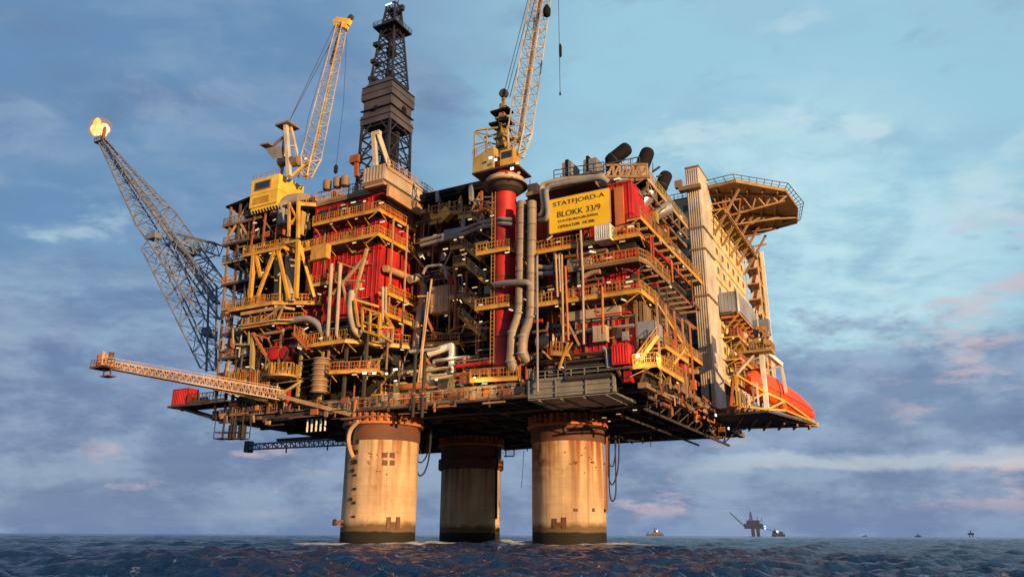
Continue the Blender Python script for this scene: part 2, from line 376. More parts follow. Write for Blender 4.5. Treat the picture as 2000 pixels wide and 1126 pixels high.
wd = bpy.data.worlds.new('World'); sc.world = wd; wd.use_nodes = True
nt = wd.node_tree; N = nt.nodes; L = nt.links
for n in list(N): N.remove(n)
def nn(t, **k):
    n = N.new(t)
    for a, b in k.items(): setattr(n, a, b)
    return n
def mth(op, a, b=None, c=None, clamp=False):
    n = nn('ShaderNodeMath', operation=op, use_clamp=clamp)
    for i, x in enumerate((a, b, c)):
        if x is None: continue
        if isinstance(x, (int, float)): n.inputs[i].default_value = x
        else: L.new(x, n.inputs[i])
    return n.outputs[0]
def sstep(x, a, b, lo=0.0, hi=1.0):
    n = nn('ShaderNodeMapRange', interpolation_type='SMOOTHSTEP'); L.new(x, n.inputs[0])
    for i, q in enumerate((a, b, lo, hi)): n.inputs[i + 1].default_value = q
    return n.outputs[0]
def cmix(f, a, b):
    n = nn('ShaderNodeMix', data_type='RGBA')
    if isinstance(f, (int, float)): n.inputs[0].default_value = f
    else: L.new(f, n.inputs[0])
    for i, x in ((6, a), (7, b)):
        if isinstance(x, tuple): n.inputs[i].default_value = (*x, 1)
        else: L.new(x, n.inputs[i])
    return n.outputs[2]
tc = nn('ShaderNodeTexCoord'); D = tc.outputs['Generated']
sep = nn('ShaderNodeSeparateXYZ'); L.new(D, sep.inputs[0])
zz = mth('MAXIMUM', sep.outputs[2], 0.0)
den = mth('ADD', zz, 0.16)
cb = nn('ShaderNodeCombineXYZ'); L.new(mth('DIVIDE', sep.outputs[0], den), cb.inputs[0]); L.new(mth('DIVIDE', sep.outputs[1], den), cb.inputs[1])
def noise(scale, det=7, rough=.55, off=(0, 0, 0), sc_=(1, 1, 1), dist=0.0, src=None):
    mp = nn('ShaderNodeMapping'); mp.inputs['Location'].default_value = off; mp.inputs['Scale'].default_value = sc_; L.new(src or cb.outputs[0], mp.inputs[0])
    n = nn('ShaderNodeTexNoise'); n.inputs['Scale'].default_value = scale; n.inputs['Detail'].default_value = det; n.inputs['Roughness'].default_value = rough; n.inputs['Distortion'].default_value = dist
    L.new(mp.outputs[0], n.inputs['Vector']); return n.outputs['Fac']
def towards(px, py):
    x, y = px - CX, CY - py; v = Vector((x, F * ct - y * st, F * st + y * ct)).normalized()
    n = nn('ShaderNodeVectorMath', operation='DOT_PRODUCT'); L.new(D, n.inputs[0]); n.inputs[1].default_value = v; return n.outputs['Value']
sky = nn('ShaderNodeTexSky', sky_type='NISHITA'); sky.sun_disc = False
sky.sun_elevation = SUN_EL; sky.sun_rotation = math.atan2(sd.x, sd.y); sky.air_density = 1.0; sky.dust_density = 1.5; sky.ozone_density = 2.0
bg1 = nn('ShaderNodeBackground'); L.new(sky.outputs[0], bg1.inputs[0]); bg1.inputs[1].default_value = 0.12
n_big = noise(0.85, 6, .5, (3.1, 1.7, 0), dist=.4)
n_mid = noise(2.1, 8, .58, (0.4, 7.7, 0), (.55, 1, 1), dist=.3)
n_fine = noise(5.5, 8, .6, (5.4, 2.2, 0), (.5, 1, 1))
clump = noise(9.0, 9, .62, (4.4, 1.9, 3.3), (1, 1, 1.9), dist=.5, src=D)
n_dir = noise(5.0, 7, .56, (1.2, 3.0, 0.3), (1, 1, 2.6), src=D)           # sheets seen edge-on toward the horizon
# brightest air high on the right, dull violet overcast on the left
g = mth('ADD', sstep(towards(1560, 330), .78, 1.0), mth('MULTIPLY', mth('SUBTRACT', n_big, .5), 1.3))
g = mth('ADD', g, mth('MULTIPLY', mth('SUBTRACT', n_mid, .5), .8), clamp=True)
air = cmix(g, (.145, .285, .50), (.36, .64, .79))
air = cmix(mth('MULTIPLY', sstep(n_fine, .42, .72), .28), air, (.30, .42, .60))
# overcast sheets: grey violet, thicker toward the horizon
hz = sstep(zz, 0.03, 0.42, 1.0, 0.0)
cov = mth('ADD', mth('MULTIPLY', hz, .34), mth('ADD', mth('MULTIPLY', n_dir, .75), mth('MULTIPLY', n_mid, .5)))
cov = mth('SUBTRACT', cov, mth('MULTIPLY', sstep(towards(1500, 520), .90, 1.0), .22))
cov = mth('ADD', cov, mth('MULTIPLY', mth('SUBTRACT', clump, .5), .55))
cov = sstep(cov, .55, .80)
shade = cmix(sstep(mth('ADD', mth('MULTIPLY', n_fine, .5), mth('MULTIPLY', clump, .5)), .40, .60), (.145, .225, .40), (.28, .40, .57))
col = cmix(mth('MULTIPLY', cov, .88), air, shade)
# bright torn edges between the sheets
tear = mth('MULTIPLY', sstep(n_dir, .47, .36), sstep(n_fine, .42, .62))
tear = mth('MULTIPLY', tear, mth('ADD', sstep(towards(1520, 520), .93, .995, 0.10, 1.3), mth('MULTIPLY', sstep(towards(150, 620), .985, .999), .7)), clamp=True)
col = cmix(mth('MULTIPLY', tear, .8), col, (.60, .80, .86))
glare = mth('MULTIPLY', sstep(towards(1540, 560), .955, .996), sstep(mth('ADD', mth('MULTIPLY', n_fine, .5), mth('MULTIPLY', clump, .5)), .62, .42))
col = cmix(mth('MULTIPLY', glare, .85), col, (.60, .86, .93))
# a bank of violet cloud standing over the horizon, ragged along its top
bank = sstep(mth('ADD', zz, mth('ADD', mth('MULTIPLY', mth('SUBTRACT', n_dir, .5), .5), mth('MULTIPLY', mth('SUBTRACT', clump, .5), .25))), .26, .18)
bshade = cmix(sstep(noise(7.0, 8, .6, (7.2, .3, 2.2), (1, 1, 2.2), src=D), .40, .60), (.14, .205, .385), (.29, .385, .56))
col = cmix(mth('MULTIPLY', bank, .85), col, bshade)
# small sunlit cumulus low over the sea, faintly pink
puff = noise(9.5, 8, .6, (2.3, .6, 1.1), (1, 1, 3.2), src=D)
low = mth('MULTIPLY', sstep(zz, .012, .035), sstep(zz, .16, .07))
side = mth('ADD', sstep(towards(1950, 660), .965, .998), mth('ADD', sstep(towards(1290, 960), .985, .999), sstep(towards(390, 1000), .985, .998)), clamp=True)
pf = mth('MULTIPLY', mth('MULTIPLY', sstep(puff, .55, .70), low), side)
pf = mth('ADD', pf, mth('MULTIPLY', mth('MULTIPLY', sstep(puff, .5, .66), sstep(towards(1970, 655), .985, .999)), .8), clamp=True)
col = cmix(mth('MULTIPLY', pf, .8), col, (.70, .54, .58))
slit = mth('MULTIPLY', mth('MULTIPLY', sstep(mth('ADD', zz, mth('MULTIPLY', mth('SUBTRACT', clump, .5), .05)), .070, .080), sstep(mth('ADD', zz, mth('MULTIPLY', mth('SUBTRACT', clump, .5), .05)), .096, .086)), sstep(towards(1740, 935), .965, .995))
col = cmix(mth('MULTIPLY', slit, .6), col, (.58, .66, .74))
# a pale strip just over the horizon
col = cmix(sstep(zz, .075, .0, 0, .35), col, (.24, .36, .58))
bg2 = nn('ShaderNodeBackground'); L.new(col, bg2.inputs[0]); bg2.inputs[1].default_value = 0.70
mxs = nn('ShaderNodeMixShader'); mxs.inputs[0].default_value = 0.9
L.new(bg1.outputs[0], mxs.inputs[1]); L.new(bg2.outputs[0], mxs.inputs[2])
ow = nn('ShaderNodeOutputWorld'); L.new(mxs.outputs[0], ow.inputs[0])

# ---------------------------------------------------------------- the sea
SEA_Z = 0.9
LEGS = [((-49.55, 6.5), 7.0), ((-17.68, 23.45), 7.0), ((-52.3, 44.7), 7.0)]
def sea():
    rs = np.random.RandomState(5)
    r = [7.0]
    while r[-1] < 26000: r.append(r[-1] * (1.0065 if r[-1] < 700 else 1.03))
    r = np.array(r); nd = 700
    az = np.concatenate([np.linspace(-46, 46, nd), np.linspace(46, 314, 40)[1:-1]]) * math.pi / 180
    Rr, Az = np.meshgrid(r, az, indexing='ij')
    X = Rr * np.sin(Az); Y = Rr * np.cos(Az); Z = np.zeros_like(X)
    cell = np.maximum(Rr * 0.0065, Rr * 92 / nd * math.pi / 180) ; coarse = np.abs(np.where(Az > math.pi, Az - 2 * math.pi, Az)) > 46.2 * math.pi / 180
    cell = np.where(coarse, Rr * .12, cell)
    for i in range(190):
        lam = 0.7 * (26 / 0.7) ** (rs.rand() ** 1.45); th = rs.normal(R(-12), .62); k = 2 * math.pi / lam
        amp = 0.0088 * lam ** 0.70 * (.8 if 3 < lam < 12 else 1.15) * (0.6 + .8 * rs.rand())
        if lam > 18: amp *= .62
        ph = rs.rand() * 6.28
        w = np.clip((lam / cell - 2.0) / 2.5, 0, 1)
        a = (X * math.sin(th) + Y * math.cos(th)) * k + ph + .9 * np.sin((X * math.cos(th) - Y * math.sin(th)) * k * .21 + ph * 2)
        s = np.sin(a); Z += amp * w * (1.5 - 2.4 * np.abs(np.sin(a * .5)) ** .9 + .3 * s)
    Z *= np.clip((Rr - 4) / 22, 0, 1)
    Z -= Rr ** 2 / (2 * 6.371e6) * (Rr > 2000) * 0
    nr, na = X.shape
    co_ = np.stack([X, Y, Z], -1).reshape(-1, 3).astype(np.float32)
    i = np.arange(nr - 1)[:, None]; j = np.arange(na)[None, :]; j2 = (j + 1) % na
    q = np.stack([i * na + j, i * na + j2, (i + 1) * na + j2, (i + 1) * na + j], -1).reshape(-1, 4)[:, ::-1]
    cap = np.arange(na)
    me = bpy.data.meshes.new('sea')
    nv = len(co_); nf = len(q)
    me.vertices.add(nv); me.vertices.foreach_set('co', co_.ravel())
    me.loops.add(nf * 4 + na); me.loops.foreach_set('vertex_index', np.concatenate([q.ravel(), cap]).astype(np.int32))
    me.polygons.add(nf + 1)
    me.polygons.foreach_set('loop_start', np.concatenate([np.arange(nf) * 4, [nf * 4]]).astype(np.int32))
    me.update(calc_edges=True); me.validate()
    me.polygons.foreach_set('use_smooth', [True] * len(me.polygons))
    m = bpy.data.materials.new('seawater'); m.use_nodes = True
    nt = m.node_tree; N = nt.nodes; L = nt.links; b = N['Principled BSDF']
    b.inputs['Roughness'].default_value = 0.16; b.inputs['IOR'].default_value = 1.33
    geo = N.new('ShaderNodeNewGeometry')
    def nz(scale, det, s=(1, 1, 1), rough=.6):
        mp = N.new('ShaderNodeMapping'); mp.inputs['Scale'].default_value = s; mp.inputs['Rotation'].default_value = (0, 0, R(25)); L.new(geo.outputs['Position'], mp.inputs[0])
        t = N.new('ShaderNodeTexNoise'); t.inputs['Scale'].default_value = scale; t.inputs['Detail'].default_value = det; t.inputs['Roughness'].default_value = rough
        L.new(mp.outputs[0], t.inputs['Vector']); return t.outputs['Fac']
    def ma(op, a, b_=None, clamp=False):
        n = N.new('ShaderNodeMath'); n.operation = op; n.use_clamp = clamp
        for k, x in enumerate((a, b_)):
            if x is None: continue
            if isinstance(x, (int, float)): n.inputs[k].default_value = x
            else: L.new(x, n.inputs[k])
        return n.outputs[0]
    def mr(x, a, b_, lo=0, hi=1):
        n = N.new('ShaderNodeMapRange'); L.new(x, n.inputs[0])
        for k, y in enumerate((a, b_, lo, hi)): n.inputs[k + 1].default_value = y
        return n.outputs[0]
    bp = N.new('ShaderNodeBump'); bp.inputs['Strength'].default_value = 1.0; bp.inputs['Distance'].default_value = 0.5
    L.new(ma('ADD', nz(.9, 9, (1, .5, 1), .72), ma('MULTIPLY', nz(.22, 7, (1, .4, 1), .65), 2.4)), bp.inputs['Height']); L.new(bp.outputs[0], b.inputs['Normal'])
    # foam where the swell breaks round the legs, and a few whitecaps
    sp = N.new('ShaderNodeSeparateXYZ'); L.new(geo.outputs['Position'], sp.inputs[0])
    foam = None
    for (u, v), rad in LEGS:
        w = W((u, v, 0)); dx = ma('SUBTRACT', sp.outputs[0], w.x); dy = ma('SUBTRACT', sp.outputs[1], w.y)
        dd = ma('SQRT', ma('ADD', ma('MULTIPLY', dx, dx), ma('MULTIPLY', dy, dy)))
        f = mr(dd, rad + .2, rad + 15, 1.0, 0.0); foam = f if foam is None else ma('MAXIMUM', foam, f)
    fo = mr(ma('ADD', ma('MULTIPLY', foam, .62), nz(.9, 8, (1, .7, 1), .7)), .62, .80)
    cap_ = ma('MULTIPLY', mr(nz(.16, 8, (1, .5, 1), .72), .665, .72), mr(nz(.9, 6), .5, .62))
    fo = ma('MAXIMUM', fo, ma('MULTIPLY', cap_, .7), True)
    mx = N.new('ShaderNodeMix'); mx.data_type = 'RGBA'; L.new(fo, mx.inputs[0])
    mx.inputs[6].default_value = (.004, .027, .085, 1); mx.inputs[7].default_value = (.62, .64, .66, 1)
    L.new(mx.outputs[2], b.inputs['Base Color']); L.new(mr(fo, 0, 1, .13, .7), b.inputs['Roughness'])
    me.materials.append(m)
    o = bpy.data.objects.new('sea', me); C.objects.link(o); o.location.z = SEA_Z; o['kind'] = 'structure'; o['label'] = 'choppy dark blue open sea'
sea()

# ================================================================ the platform
DZ = 24.5                                           # underside of the deck
def vec(*a): return Vector(a)

# ---------------------------------------------------------------- concrete legs
def leg(c, rad, label, kind):
    u, v = c
    t = thing('concrete_leg', label, 'platform leg', (u, v, -3), 'concrete legs under the deck')
    part('shaft', MB().lathe((u, v, 0), [(rad, -3), (rad * 1.0, 2), (rad * 1.0, 19.4)], 72), 'concrete', t)
    mb = MB().lathe((u, v, 0), [(rad + .16, 19.4), (rad + .2, 19.5), (rad + .2, 22.2), (rad + .1, 22.3)], 72)
    part('steel_collar', mb, 'collar', t)
    part('skirt', MB().lathe((u, v, 0), [(rad - .1, 22.3), (rad + .1, 24.47)], 72), 'orangerust', t)
    mb = MB()
    for k in range(36):
        a = 2 * math.pi * k / 36; e = vec(math.cos(a), math.sin(a), 0); p = vec(u, v, 0) + e * (rad + .35)
        mb.bar(p + vec(0, 0, 22.4), p + e * .25 + vec(0, 0, 24.45), .28, .5)
    part('stiffener', mb, 'orangerust', t)
    part('ring_beam', MB().lathe((u, v, 0), [(rad + .2, 22.25), (rad + .9, 22.3), (rad + .9, 22.75), (rad + .2, 22.8)], 72), 'orangerust', t)
    mb = MB().lathe((u, v, 0), [(rad + .3, 23.5), (rad + .7, 23.55), (rad + .7, 23.75), (rad + .3, 23.8)], 72)
    part('ring_pipe', mb, 'rust', t)
    def on(px, py, dz=0.0, out=.06):                # a point on the shaft's skin seen at photo pixel (px, py)
        d = ray(px, py); a = d[0] ** 2 + d[1] ** 2; ox, oy = CLu - u, CLv - v
        b = 2 * (ox * d[0] + oy * d[1]); c_ = ox * ox + oy * oy - (rad + out) ** 2
        D_ = b * b - 4 * a * c_
        s = (-b - math.sqrt(D_)) / (2 * a) if D_ > 0 else -b / (2 * a)
        p = vec(CLu + d[0] * s, CLv + d[1] * s, H + d[2] * s); n = vec(p.x - u, p.y - v, 0).normalized(); return p, n
    def plates(name, lst, m):
        for (px, py, w, h) in lst:
            p, n = on(px, py); e = vec(-n.y, n.x, 0)
            part(name, MB().hexa([p + e * sx * w / 2 + n * o + vec(0, 0, sz * h / 2) for sz in (-1, 1) for sx, o in ((-1, -.3), (1, -.3), (1, .14), (-1, .14))]), m, t)
    if kind == 'a':
        plates('wall_plate', [(752, 888, .9, .9), (766, 888, .9, .9), (752, 903, .9, .9), (766, 903, .9, .9)], 'collar')
        plates('painted_mark', [(759, 1021, .8, 2.2), (777, 1021, .8, 2.2), (768, 1023, .9, .8)], 'collar')
        plates('ladder_block', [(697, 862, 1.1, .8), (695, 882, 1.1, .8), (694, 901, 1.0, .8), (690, 918, .7, .6), (694, 927, .6, .4), (693, 954, .6, .5), (686, 974, .6, .6), (692, 981, .6, .5), (691, 1008, .6, .4)], 'dark')
        plates('stud', [(718 + rng.random() * 60, 880 + rng.random() * 48, .22, .22) for _ in range(14)], 'rust')
        p, n = on(670, 1019); q = p + vec(-1.7, -.3, 0)
        b = part('lamp_bracket', MB().bar(p + vec(0, 0, .2), q, .4, .5).bar(p + vec(0, 0, -.8), q, .2), 'rust', t)
        part('lamp_housing', MB().lathe(q + vec(0, 0, -.6), [(.3, 0), (.45, .1), (.45, .9), (.2, 1.2)], 12), 'dark', b)
        top = vec(*on(690, 838)[0])
        pipe(t, [on(700, 822, out=.9)[0], on(684, 838, out=1.0)[0], on(680, 858, out=1.0)[0], on(684, 880, out=1.0)[0], on(690, 893, out=.6)[0]], .42, 'tan', 1.5)
        pipe(t, [on(708, 826, out=.7)[0], on(693, 842, out=.8)[0], on(691, 866, out=.8)[0]], .3, 'dark', 1.2)
    elif kind == 'b':
        plates('wall_plate', [(1125, 902, .7, .3), (1157, 902, .7, .3), (1180, 905, .5, .3), (1125, 995, .7, .5), (1159, 995, .5, .6), (1181, 996, .4, .6)], 'collar')
        plates('painted_mark', [(1084, 1021, .7, 1.7), (1093, 1023, 1.3, .7), (1102, 1020, .8, 1.9)], 'collar')
        for x in (1184, 1186):
            pipe(t, [on(x, 850, out=.5)[0], on(x, 930, out=.5)[0], on(x, 1000, out=.5)[0]], .12, 'rust')
        plates('stud', [(1100 + rng.random() * 80, 870 + rng.random() * 60, .2, .2) for _ in range(10)], 'rust')
    else:
        part('cap_ring', MB().lathe((u, v, 0), [(rad + .5, 17.0), (rad + .75, 17.2), (rad + .75, 19.38), (rad + .3, 19.39)], 60), 'collar', t)
        pipe(t, [(u + rad + .5, v - 1, 24), (u + rad + .5, v - 1, 6)], .3, 'dark')
        b = part('lamp_bracket', MB().bar((u + rad - .2, v - 2, 3.2), (u + rad + 1.6, v - 2, 3.4), .3, .4), 'yellow', t)
        part('lamp_housing', MB().lathe((u + rad + 1.6, v - 2, 3.0), [(.2, 0), (.4, .1), (.4, .8), (.1, 1.1)], 10), 'yellow', b)
    return t
leg(LEGS[0][0], 7.0, 'sunlit concrete leg with four square plates and a brown H mark above the water', 'a')
leg(LEGS[1][0], 7.0, 'sunlit rust streaked concrete leg beneath the grey deck panel, with paired thin pipes', 'b')
leg(LEGS[2][0], 7.0, 'dark shaded concrete leg standing behind and between the two sunlit legs', 'c')

# ---------------------------------------------------------------- main deck
deck = thing('platform_deck', 'dark steel main deck of the oil platform resting on three concrete legs', 'platform deck', (-43, 36, DZ))
part('slab', MB().box((-91, 0.4, DZ + 1.2), (6, 72, DZ + 3.2)), 'dark', deck)
for k in range(9):                                  # girders across the underside, butting under the slab
    v = 2.2 + k * 8.4; part('girder', MB().box((-86.6, v - .35, DZ + .02), (5.6, v + .35, DZ + 1.19)), 'dark', deck)
for k in range(12):
    u = -84 + k * 8.0
    for j in range(8): pass
    part('cross_girder', MB().box((u - .3, 2.6, DZ + .3), (u + .3, 71, DZ + 1.185)), 'steel', deck)
# rim girder along the front: windwall panels behind rails, warm lamp glow put into their colours
mb = MB()
x = -58.5
while x < -18:
    w = rng.uniform(1.0, 2.0); part('windwall_panel', MB().box((x, .1, DZ + .5), (x + w - .22, .38, DZ + rng.uniform(2.6, 3.3))), rng.choice(['tan', 'orangerust', 'beige', 'rust', 'beige']), deck); x += w
part('rim_railing', rails(rails(MB(), [(-60, -.9, DZ + .45), (-14.2, -.9, DZ + .45)], 2.2, 2.4, .2, 0), [(-88, -.3, DZ + 1.4), (-60, -.3, DZ + 1.4)], 1.8, 2.4, .14, .7), 'brown', deck)
part('front_gutter', MB().box((-62, -1.3, DZ + .1), (-14.0, .05, DZ + .42)), 'grating', deck)
part('front_beam', MB().box((-88, -.2, DZ + .3), (-62.1, .35, DZ + 1.1)), 'steel', deck)
# the long grey panel hung under the right half of the front
gp0, gp1 = V(1038, 776, -.6), V(1203, 762, -.6)
mb = MB().box((-14.0, -1.1, DZ - .2), (1.6, -.5, DZ + 2.7))
for z in (DZ + .3, DZ + 1.3, DZ + 2.4): mb.box((-14.0, -1.28, z), (1.6, -1.11, z + .25))
for u in (-13.8, -8.8, -3.4, 1.3): mb.box((u, -1.38, DZ - .3), (u + .22, -1.29, DZ + 2.8))
part('front_panel', mb, 'panelgrey', deck)
mb = MB().hexa([(-14, -1.0, DZ - .5), (1.6, -1.0, DZ - .5), (1.6, 9, DZ - .7), (-14, 9, DZ - .7), (-14, -1.0, DZ - .36), (1.6, -1.0, DZ - .36), (1.6, 9, DZ - .02), (-14, 9, DZ - .02)])
for u in (-12, -8, -4, 0): mb.bar((u, -.9, DZ - .6), (u, 8.8, DZ - .8), .25, .3)
part('soffit', mb, 'panelgrey', deck)
for px, py in ((1128, 822), (1155, 818), (1180, 815), (1190, 822), (1208, 808), (1240, 800), (1275, 807)): add_lamp(deck, Zp(px, py, DZ - 1.0), .9, .18)
# cluttered right-hand edge of the deck
part('edge_beam', MB().box((5.0, 0, DZ + .2), (6.4, 73, DZ + 1.1)), 'brown', deck)
part('edge_beam', MB().box((6.0, -.5, DZ + 2.4), (6.9, 40, DZ + 3.3)), 'brown', deck)
for k in range(46):
    v = rng.uniform(1, 66); z = DZ + rng.uniform(-1.6, 3.4); l = rng.uniform(1.5, 7)
    a = vec(rng.uniform(5.6, 8.2), v, z)
    if rng.random() < .5: pipe(deck, [a, a + vec(0, l, 0), a + vec(0, l, rng.choice((-1.4, 1.6)))], rng.choice([.14, .2, .3]), rng.choice(['rust', 'orangerust', 'brown', 'collar', 'tan', 'steel']))
    elif rng.random() < .5: pipe(deck, [a, a + vec(rng.uniform(-2, 1), rng.uniform(-2, 2), rng.uniform(1.5, 3))], .18, rng.choice(['rust', 'orangerust', 'collar', 'steel']))
    else: part('cabinet', MB().cbox(a, (rng.uniform(.6, 1.4), rng.uniform(.8, 2.4), rng.uniform(.6, 1.6))), rng.choice(['rust', 'collar', 'brown', 'steel']), deck)
part('under_frame', (lambda m: ([m.bar((6.2, a, DZ + 1), (4, a + 5, DZ - 2.0), .22) for a in range(2, 60, 6)], [m.bar((4, a + 5, DZ - 2.2), (6.2, a + 9, DZ + 1), .2) for a in range(2, 60, 6)], m.bar((4, 6, DZ - 2.2), (4, 66, DZ - 2.2), .4), m.bar((-3, 14, DZ - 1.8), (-3, 66, DZ - 1.8), .35))[2])(MB()), 'steel', deck)
for k in range(26):                                 # pipes slung under the deck
    v = rng.uniform(2, 66); u = rng.uniform(-84, -4); l = rng.uniform(6, 22)
    pipe(deck, [(u, v, DZ + rng.uniform(-.9, -.2)), (min(u + l, 4), v, DZ + rng.uniform(-.9, -.2))], rng.choice([.18, .3, .4]), rng.choice(['dark', 'steel', 'collar']))
for k in range(5): part('pile_stub', MB().lathe((-60.2 - k * 1.15, 1.6, DZ - 2.6), [(.16, 0), (.2, .1), (.2, 2.5)], 8), 'white', deck)
part('brace_beam', MB().bar(V(545, 772, -2.2), V(694, 811, -.8), .75, .75), 'tan', deck)
part('brace_beam', MB().bar(V(545, 772, -2.2), V(588, 745, -.5), .5), 'olive', deck)
for k in range(70):                                 # small pipes, boxes and brackets crowding the front rim
    u, z = rng.uniform(-87, -15), DZ + rng.uniform(-1.3, 2.2); m_ = rng.choice(['brown', 'rust', 'steel', 'collar', 'tan', 'dark', 'orangerust'])
    q = rng.random()
    if q < .4: part('rim_bracket', MB().bar((u, -1.35, z), (u + rng.uniform(-.4, .4), -1.35, z + rng.uniform(.8, 2.4)), rng.uniform(.14, .32)), m_, deck)
    elif q < .7: part('rim_conduit', MB().bar((u, -1.5, z), (min(-14.5, u + rng.uniform(2, 8)), -1.5, z), rng.uniform(.12, .28)), m_, deck)
    else: part('rim_box', MB().box((u, -1.7, z), (min(-14.5, u + rng.uniform(.6, 2)), -1.36, z + rng.uniform(.5, 1.4))), m_, deck)
# work baskets hung below the left end
for px, w in ((437, 2.6), (455, 3.0), (474, 2.2)):
    p = Zp(px, 832, 22.6); b = thing('hanging_basket', {437: 'open work basket hung under the deck, outermost of the three', 455: 'work basket holding a dark drum under the deck edge, middle of three', 474: 'small work basket under the deck, innermost of the three'}[px], 'work basket', p - vec(0, 0, 2.4), 'work baskets hung under the deck')
    mb = MB()
    for z in (-2.4, -1.2): 
        for a, c in (((-1, -1), (1, -1)), ((1, -1), (1, 1)), ((1, 1), (-1, 1)), ((-1, 1), (-1, -1))): mb.bar(p + vec(a[0] * w / 2, a[1], z), p + vec(c[0] * w / 2, c[1], z), .14)
    for a in ((-1, -1), (1, -1), (1, 1), (-1, 1)): mb.bar(p + vec(a[0] * w / 2, a[1], -2.4), p + vec(a[0] * w / 2, a[1], 2.2), .14)
    part('frame', mb, 'steel', b); part('floor', MB().cbox(p + vec(0, 0, -2.45), (w, 2, .12)), 'grating', b)
    if px != 437: part('drum', MB().lathe(p + vec(0, 0, -2.3), [(.7, 0), (.8, .1), (.8, 2.4), (.6, 2.6)], 12), 'dark', b)

# ---------------------------------------------------------------- red drilling module (left)
ZA = [28.0, 33.5, 39.0, 44.5, 50.0, 55.5, 60.6, 66.2, 72.6]
mod = thing('drilling_module', 'tall red panelled drilling module with yellow walkways, under the dark derrick', 'platform module', (-62, 12, 27.7))
part('shade_core', MB().box((-86, 9, 27.8), (-50.6, 26, 72)), 'dark', mod)  # dark filler block, its blackness stands for the shade inside the storeys
# upper red walls
def redwall(u0, u1, v, z0, z1, out=(0, -1)):
    mb = MB().box((u0, v, z0), (u1, v + .4, z1)); ribbed(mb, (u0, v), (u1, v), z0 + .15, z1 - .15, (0, -1), 1.15, .12, .22)
    mb.box((u0, v - .2, z1 - .35), (u1, v - .125, z1)); return mb
def redside(u, v0, v1, z0, z1):
    mb = MB().box((u - .4, v0, z0), (u, v1, z1)); ribbed(mb, (u, v0), (u, v1), z0 + .15, z1 - .15, (1, 0), 1.15, .12, .22)
    return mb
part('wall', redwall(-69, -50.2, 3, 60.6, 71.65), 'red', mod)
part('wall', redwall(-70, -50.2, 3, 45.0, 60.1), 'red', mod)
part('wall', redside(-50.2, 3.45, 17, 60.6, 71.5), 'red', mod)
part('wall', redside(-50.2, 3.45, 18, 50.6, 60.1), 'red', mod)
part('wall', redside(-50.2, 3.45, 18, 41.0, 50.1), 'red', mod)
part('wall', redwall(-80, -69, 5.5, 40, 49), 'red', mod)
fittings(mod, -67, -52, 3, 46, 59, 26); fittings(mod, -67, -52, 3, 61, 68, 14); fittings(mod, -79, -70, 5.5, 41, 48, 8)
walkway(mod, [(-66, .6, 52.6), (-59.5, .6, 52.6)], [FR] if 'FR' in globals() else [(0, 1)], lamps=1, depth=2.2)
part('wall_band', MB().box((-50.1, 3.2, 50.1), (-49.7, 18, 50.6)), 'brown', mod); part('wall_band', MB().box((-68, 2.6, 60.1), (-49.7, 2.95, 60.6)), 'brown', mod)
part('shutter_panel', MB().box((-50.15, 4, 69.2), (-49.85, 14, 71.2)), 'beige', mod)
part('louvre', MB().box((-67.5, 2.55, 68.7), (-55.5, 2.88, 70.7)), 'dark', mod)
for u in (-64.5, -62, -59.5): part('louvre_post', MB().bar((u, 2.4, 68.5), (u, 2.4, 70.9), .25), 'red', mod)
# pods of boxes and doors on the side wall
for v in (5, 8, 11.5, 14.5):
    part('door', MB().box((-50.05, v, 45.1), (-49.85, v + 1.4, 48)), 'collar', mod)
# walkways round the module at each level (front, corner, right side)
FR, SD = (0, 1), (-1, 0)
walkway(mod, [(-66.5, -.2, 66.2), (-48.6, -.2, 66.2), (-48.6, 15, 66.2)], [FR, SD], lamps=3, depth=2.6)
walkway(mod, [(-70.5, -.6, 60.6), (-48.2, -.6, 60.6), (-48.2, 17.5, 60.6)], [FR, SD], lamps=4, depth=3.0)
walkway(mod, [(-47.6, 3, 48.9), (-47.6, 18, 48.9)], [SD], lamps=1, depth=2.2)
walkway(mod, [(-47.4, 1, 44.4), (-47.4, 18, 44.4)], [SD], lamps=2, depth=2.6)
walkway(mod, [(-66.5, -1.2, 38.9), (-54.3, -1.2, 38.9), (-46.0, 9.0, 38.9)], [FR, (-.75, .65)], lamps=3, depth=3.6, h=2.3)
walkway(mod, [(-86, -.8, 33.2), (-79, -.8, 33.2)], [FR], lamps=1)
walkway(mod, [(-75.5, -1.6, 34.0), (-69, -1.6, 34.0), (-68, -.6, 34.0)], [FR, (0, 1)], lamps=1, depth=2.0)
walkway(mod, [(-58, -.9, 33.0), (-48, 2, 33.0)], [(.0, 1)], lamps=3, depth=2.4, m='orangerust')
walkway(mod, [(-48, 3, 28.6), (-44, 12, 28.6)], [(-1, 0)], lamps=1, depth=2.0, m='orangerust')
# drill floor on top: beige windwall parapet, rails, crowded roof edge
z0 = 72.6
part('roof_slab', MB().box((-69, 2.2, 71.7), (-47.6, 24, 72.5)).box((-53.2, -.9, 71.9), (-47.6, 2.19, 72.5)), 'brown', mod)
mb = MB().box((-52.8, -1.0, 72.55), (-47.2, -.75, 76.0)).box((-47.4, -.74, 72.55), (-47.15, 18, 75.4))
ribbed(mb, (-52.8, -1), (-47.2, -1), 72.8, 75.8, (0, -1), .8, .08, .3); ribbed(mb, (-47.15, -.7), (-47.15, 18), 72.8, 75.2, (1, 0), .8, .08, .3)
part('parapet', mb, 'beige', mod)
part('parapet', MB().box((-47.5, .5, 69.2), (-46.9, 19, 71.65)).box((-52, -1.2, 71.2), (-47.0, -.45, 71.65)), 'tan', mod)
walkway(mod, [(-47.0, -.4, 75.5), (-47.0, 18.5, 75.5)], [SD], m='tan', edge='tan', lamps=0, depth=1.6)
part('railing', rails(MB(), [(-68.5, 2.3, 72.5), (-53, 2.3, 72.5)], 2.6, 1.6, .14, .55), 'rail', mod)
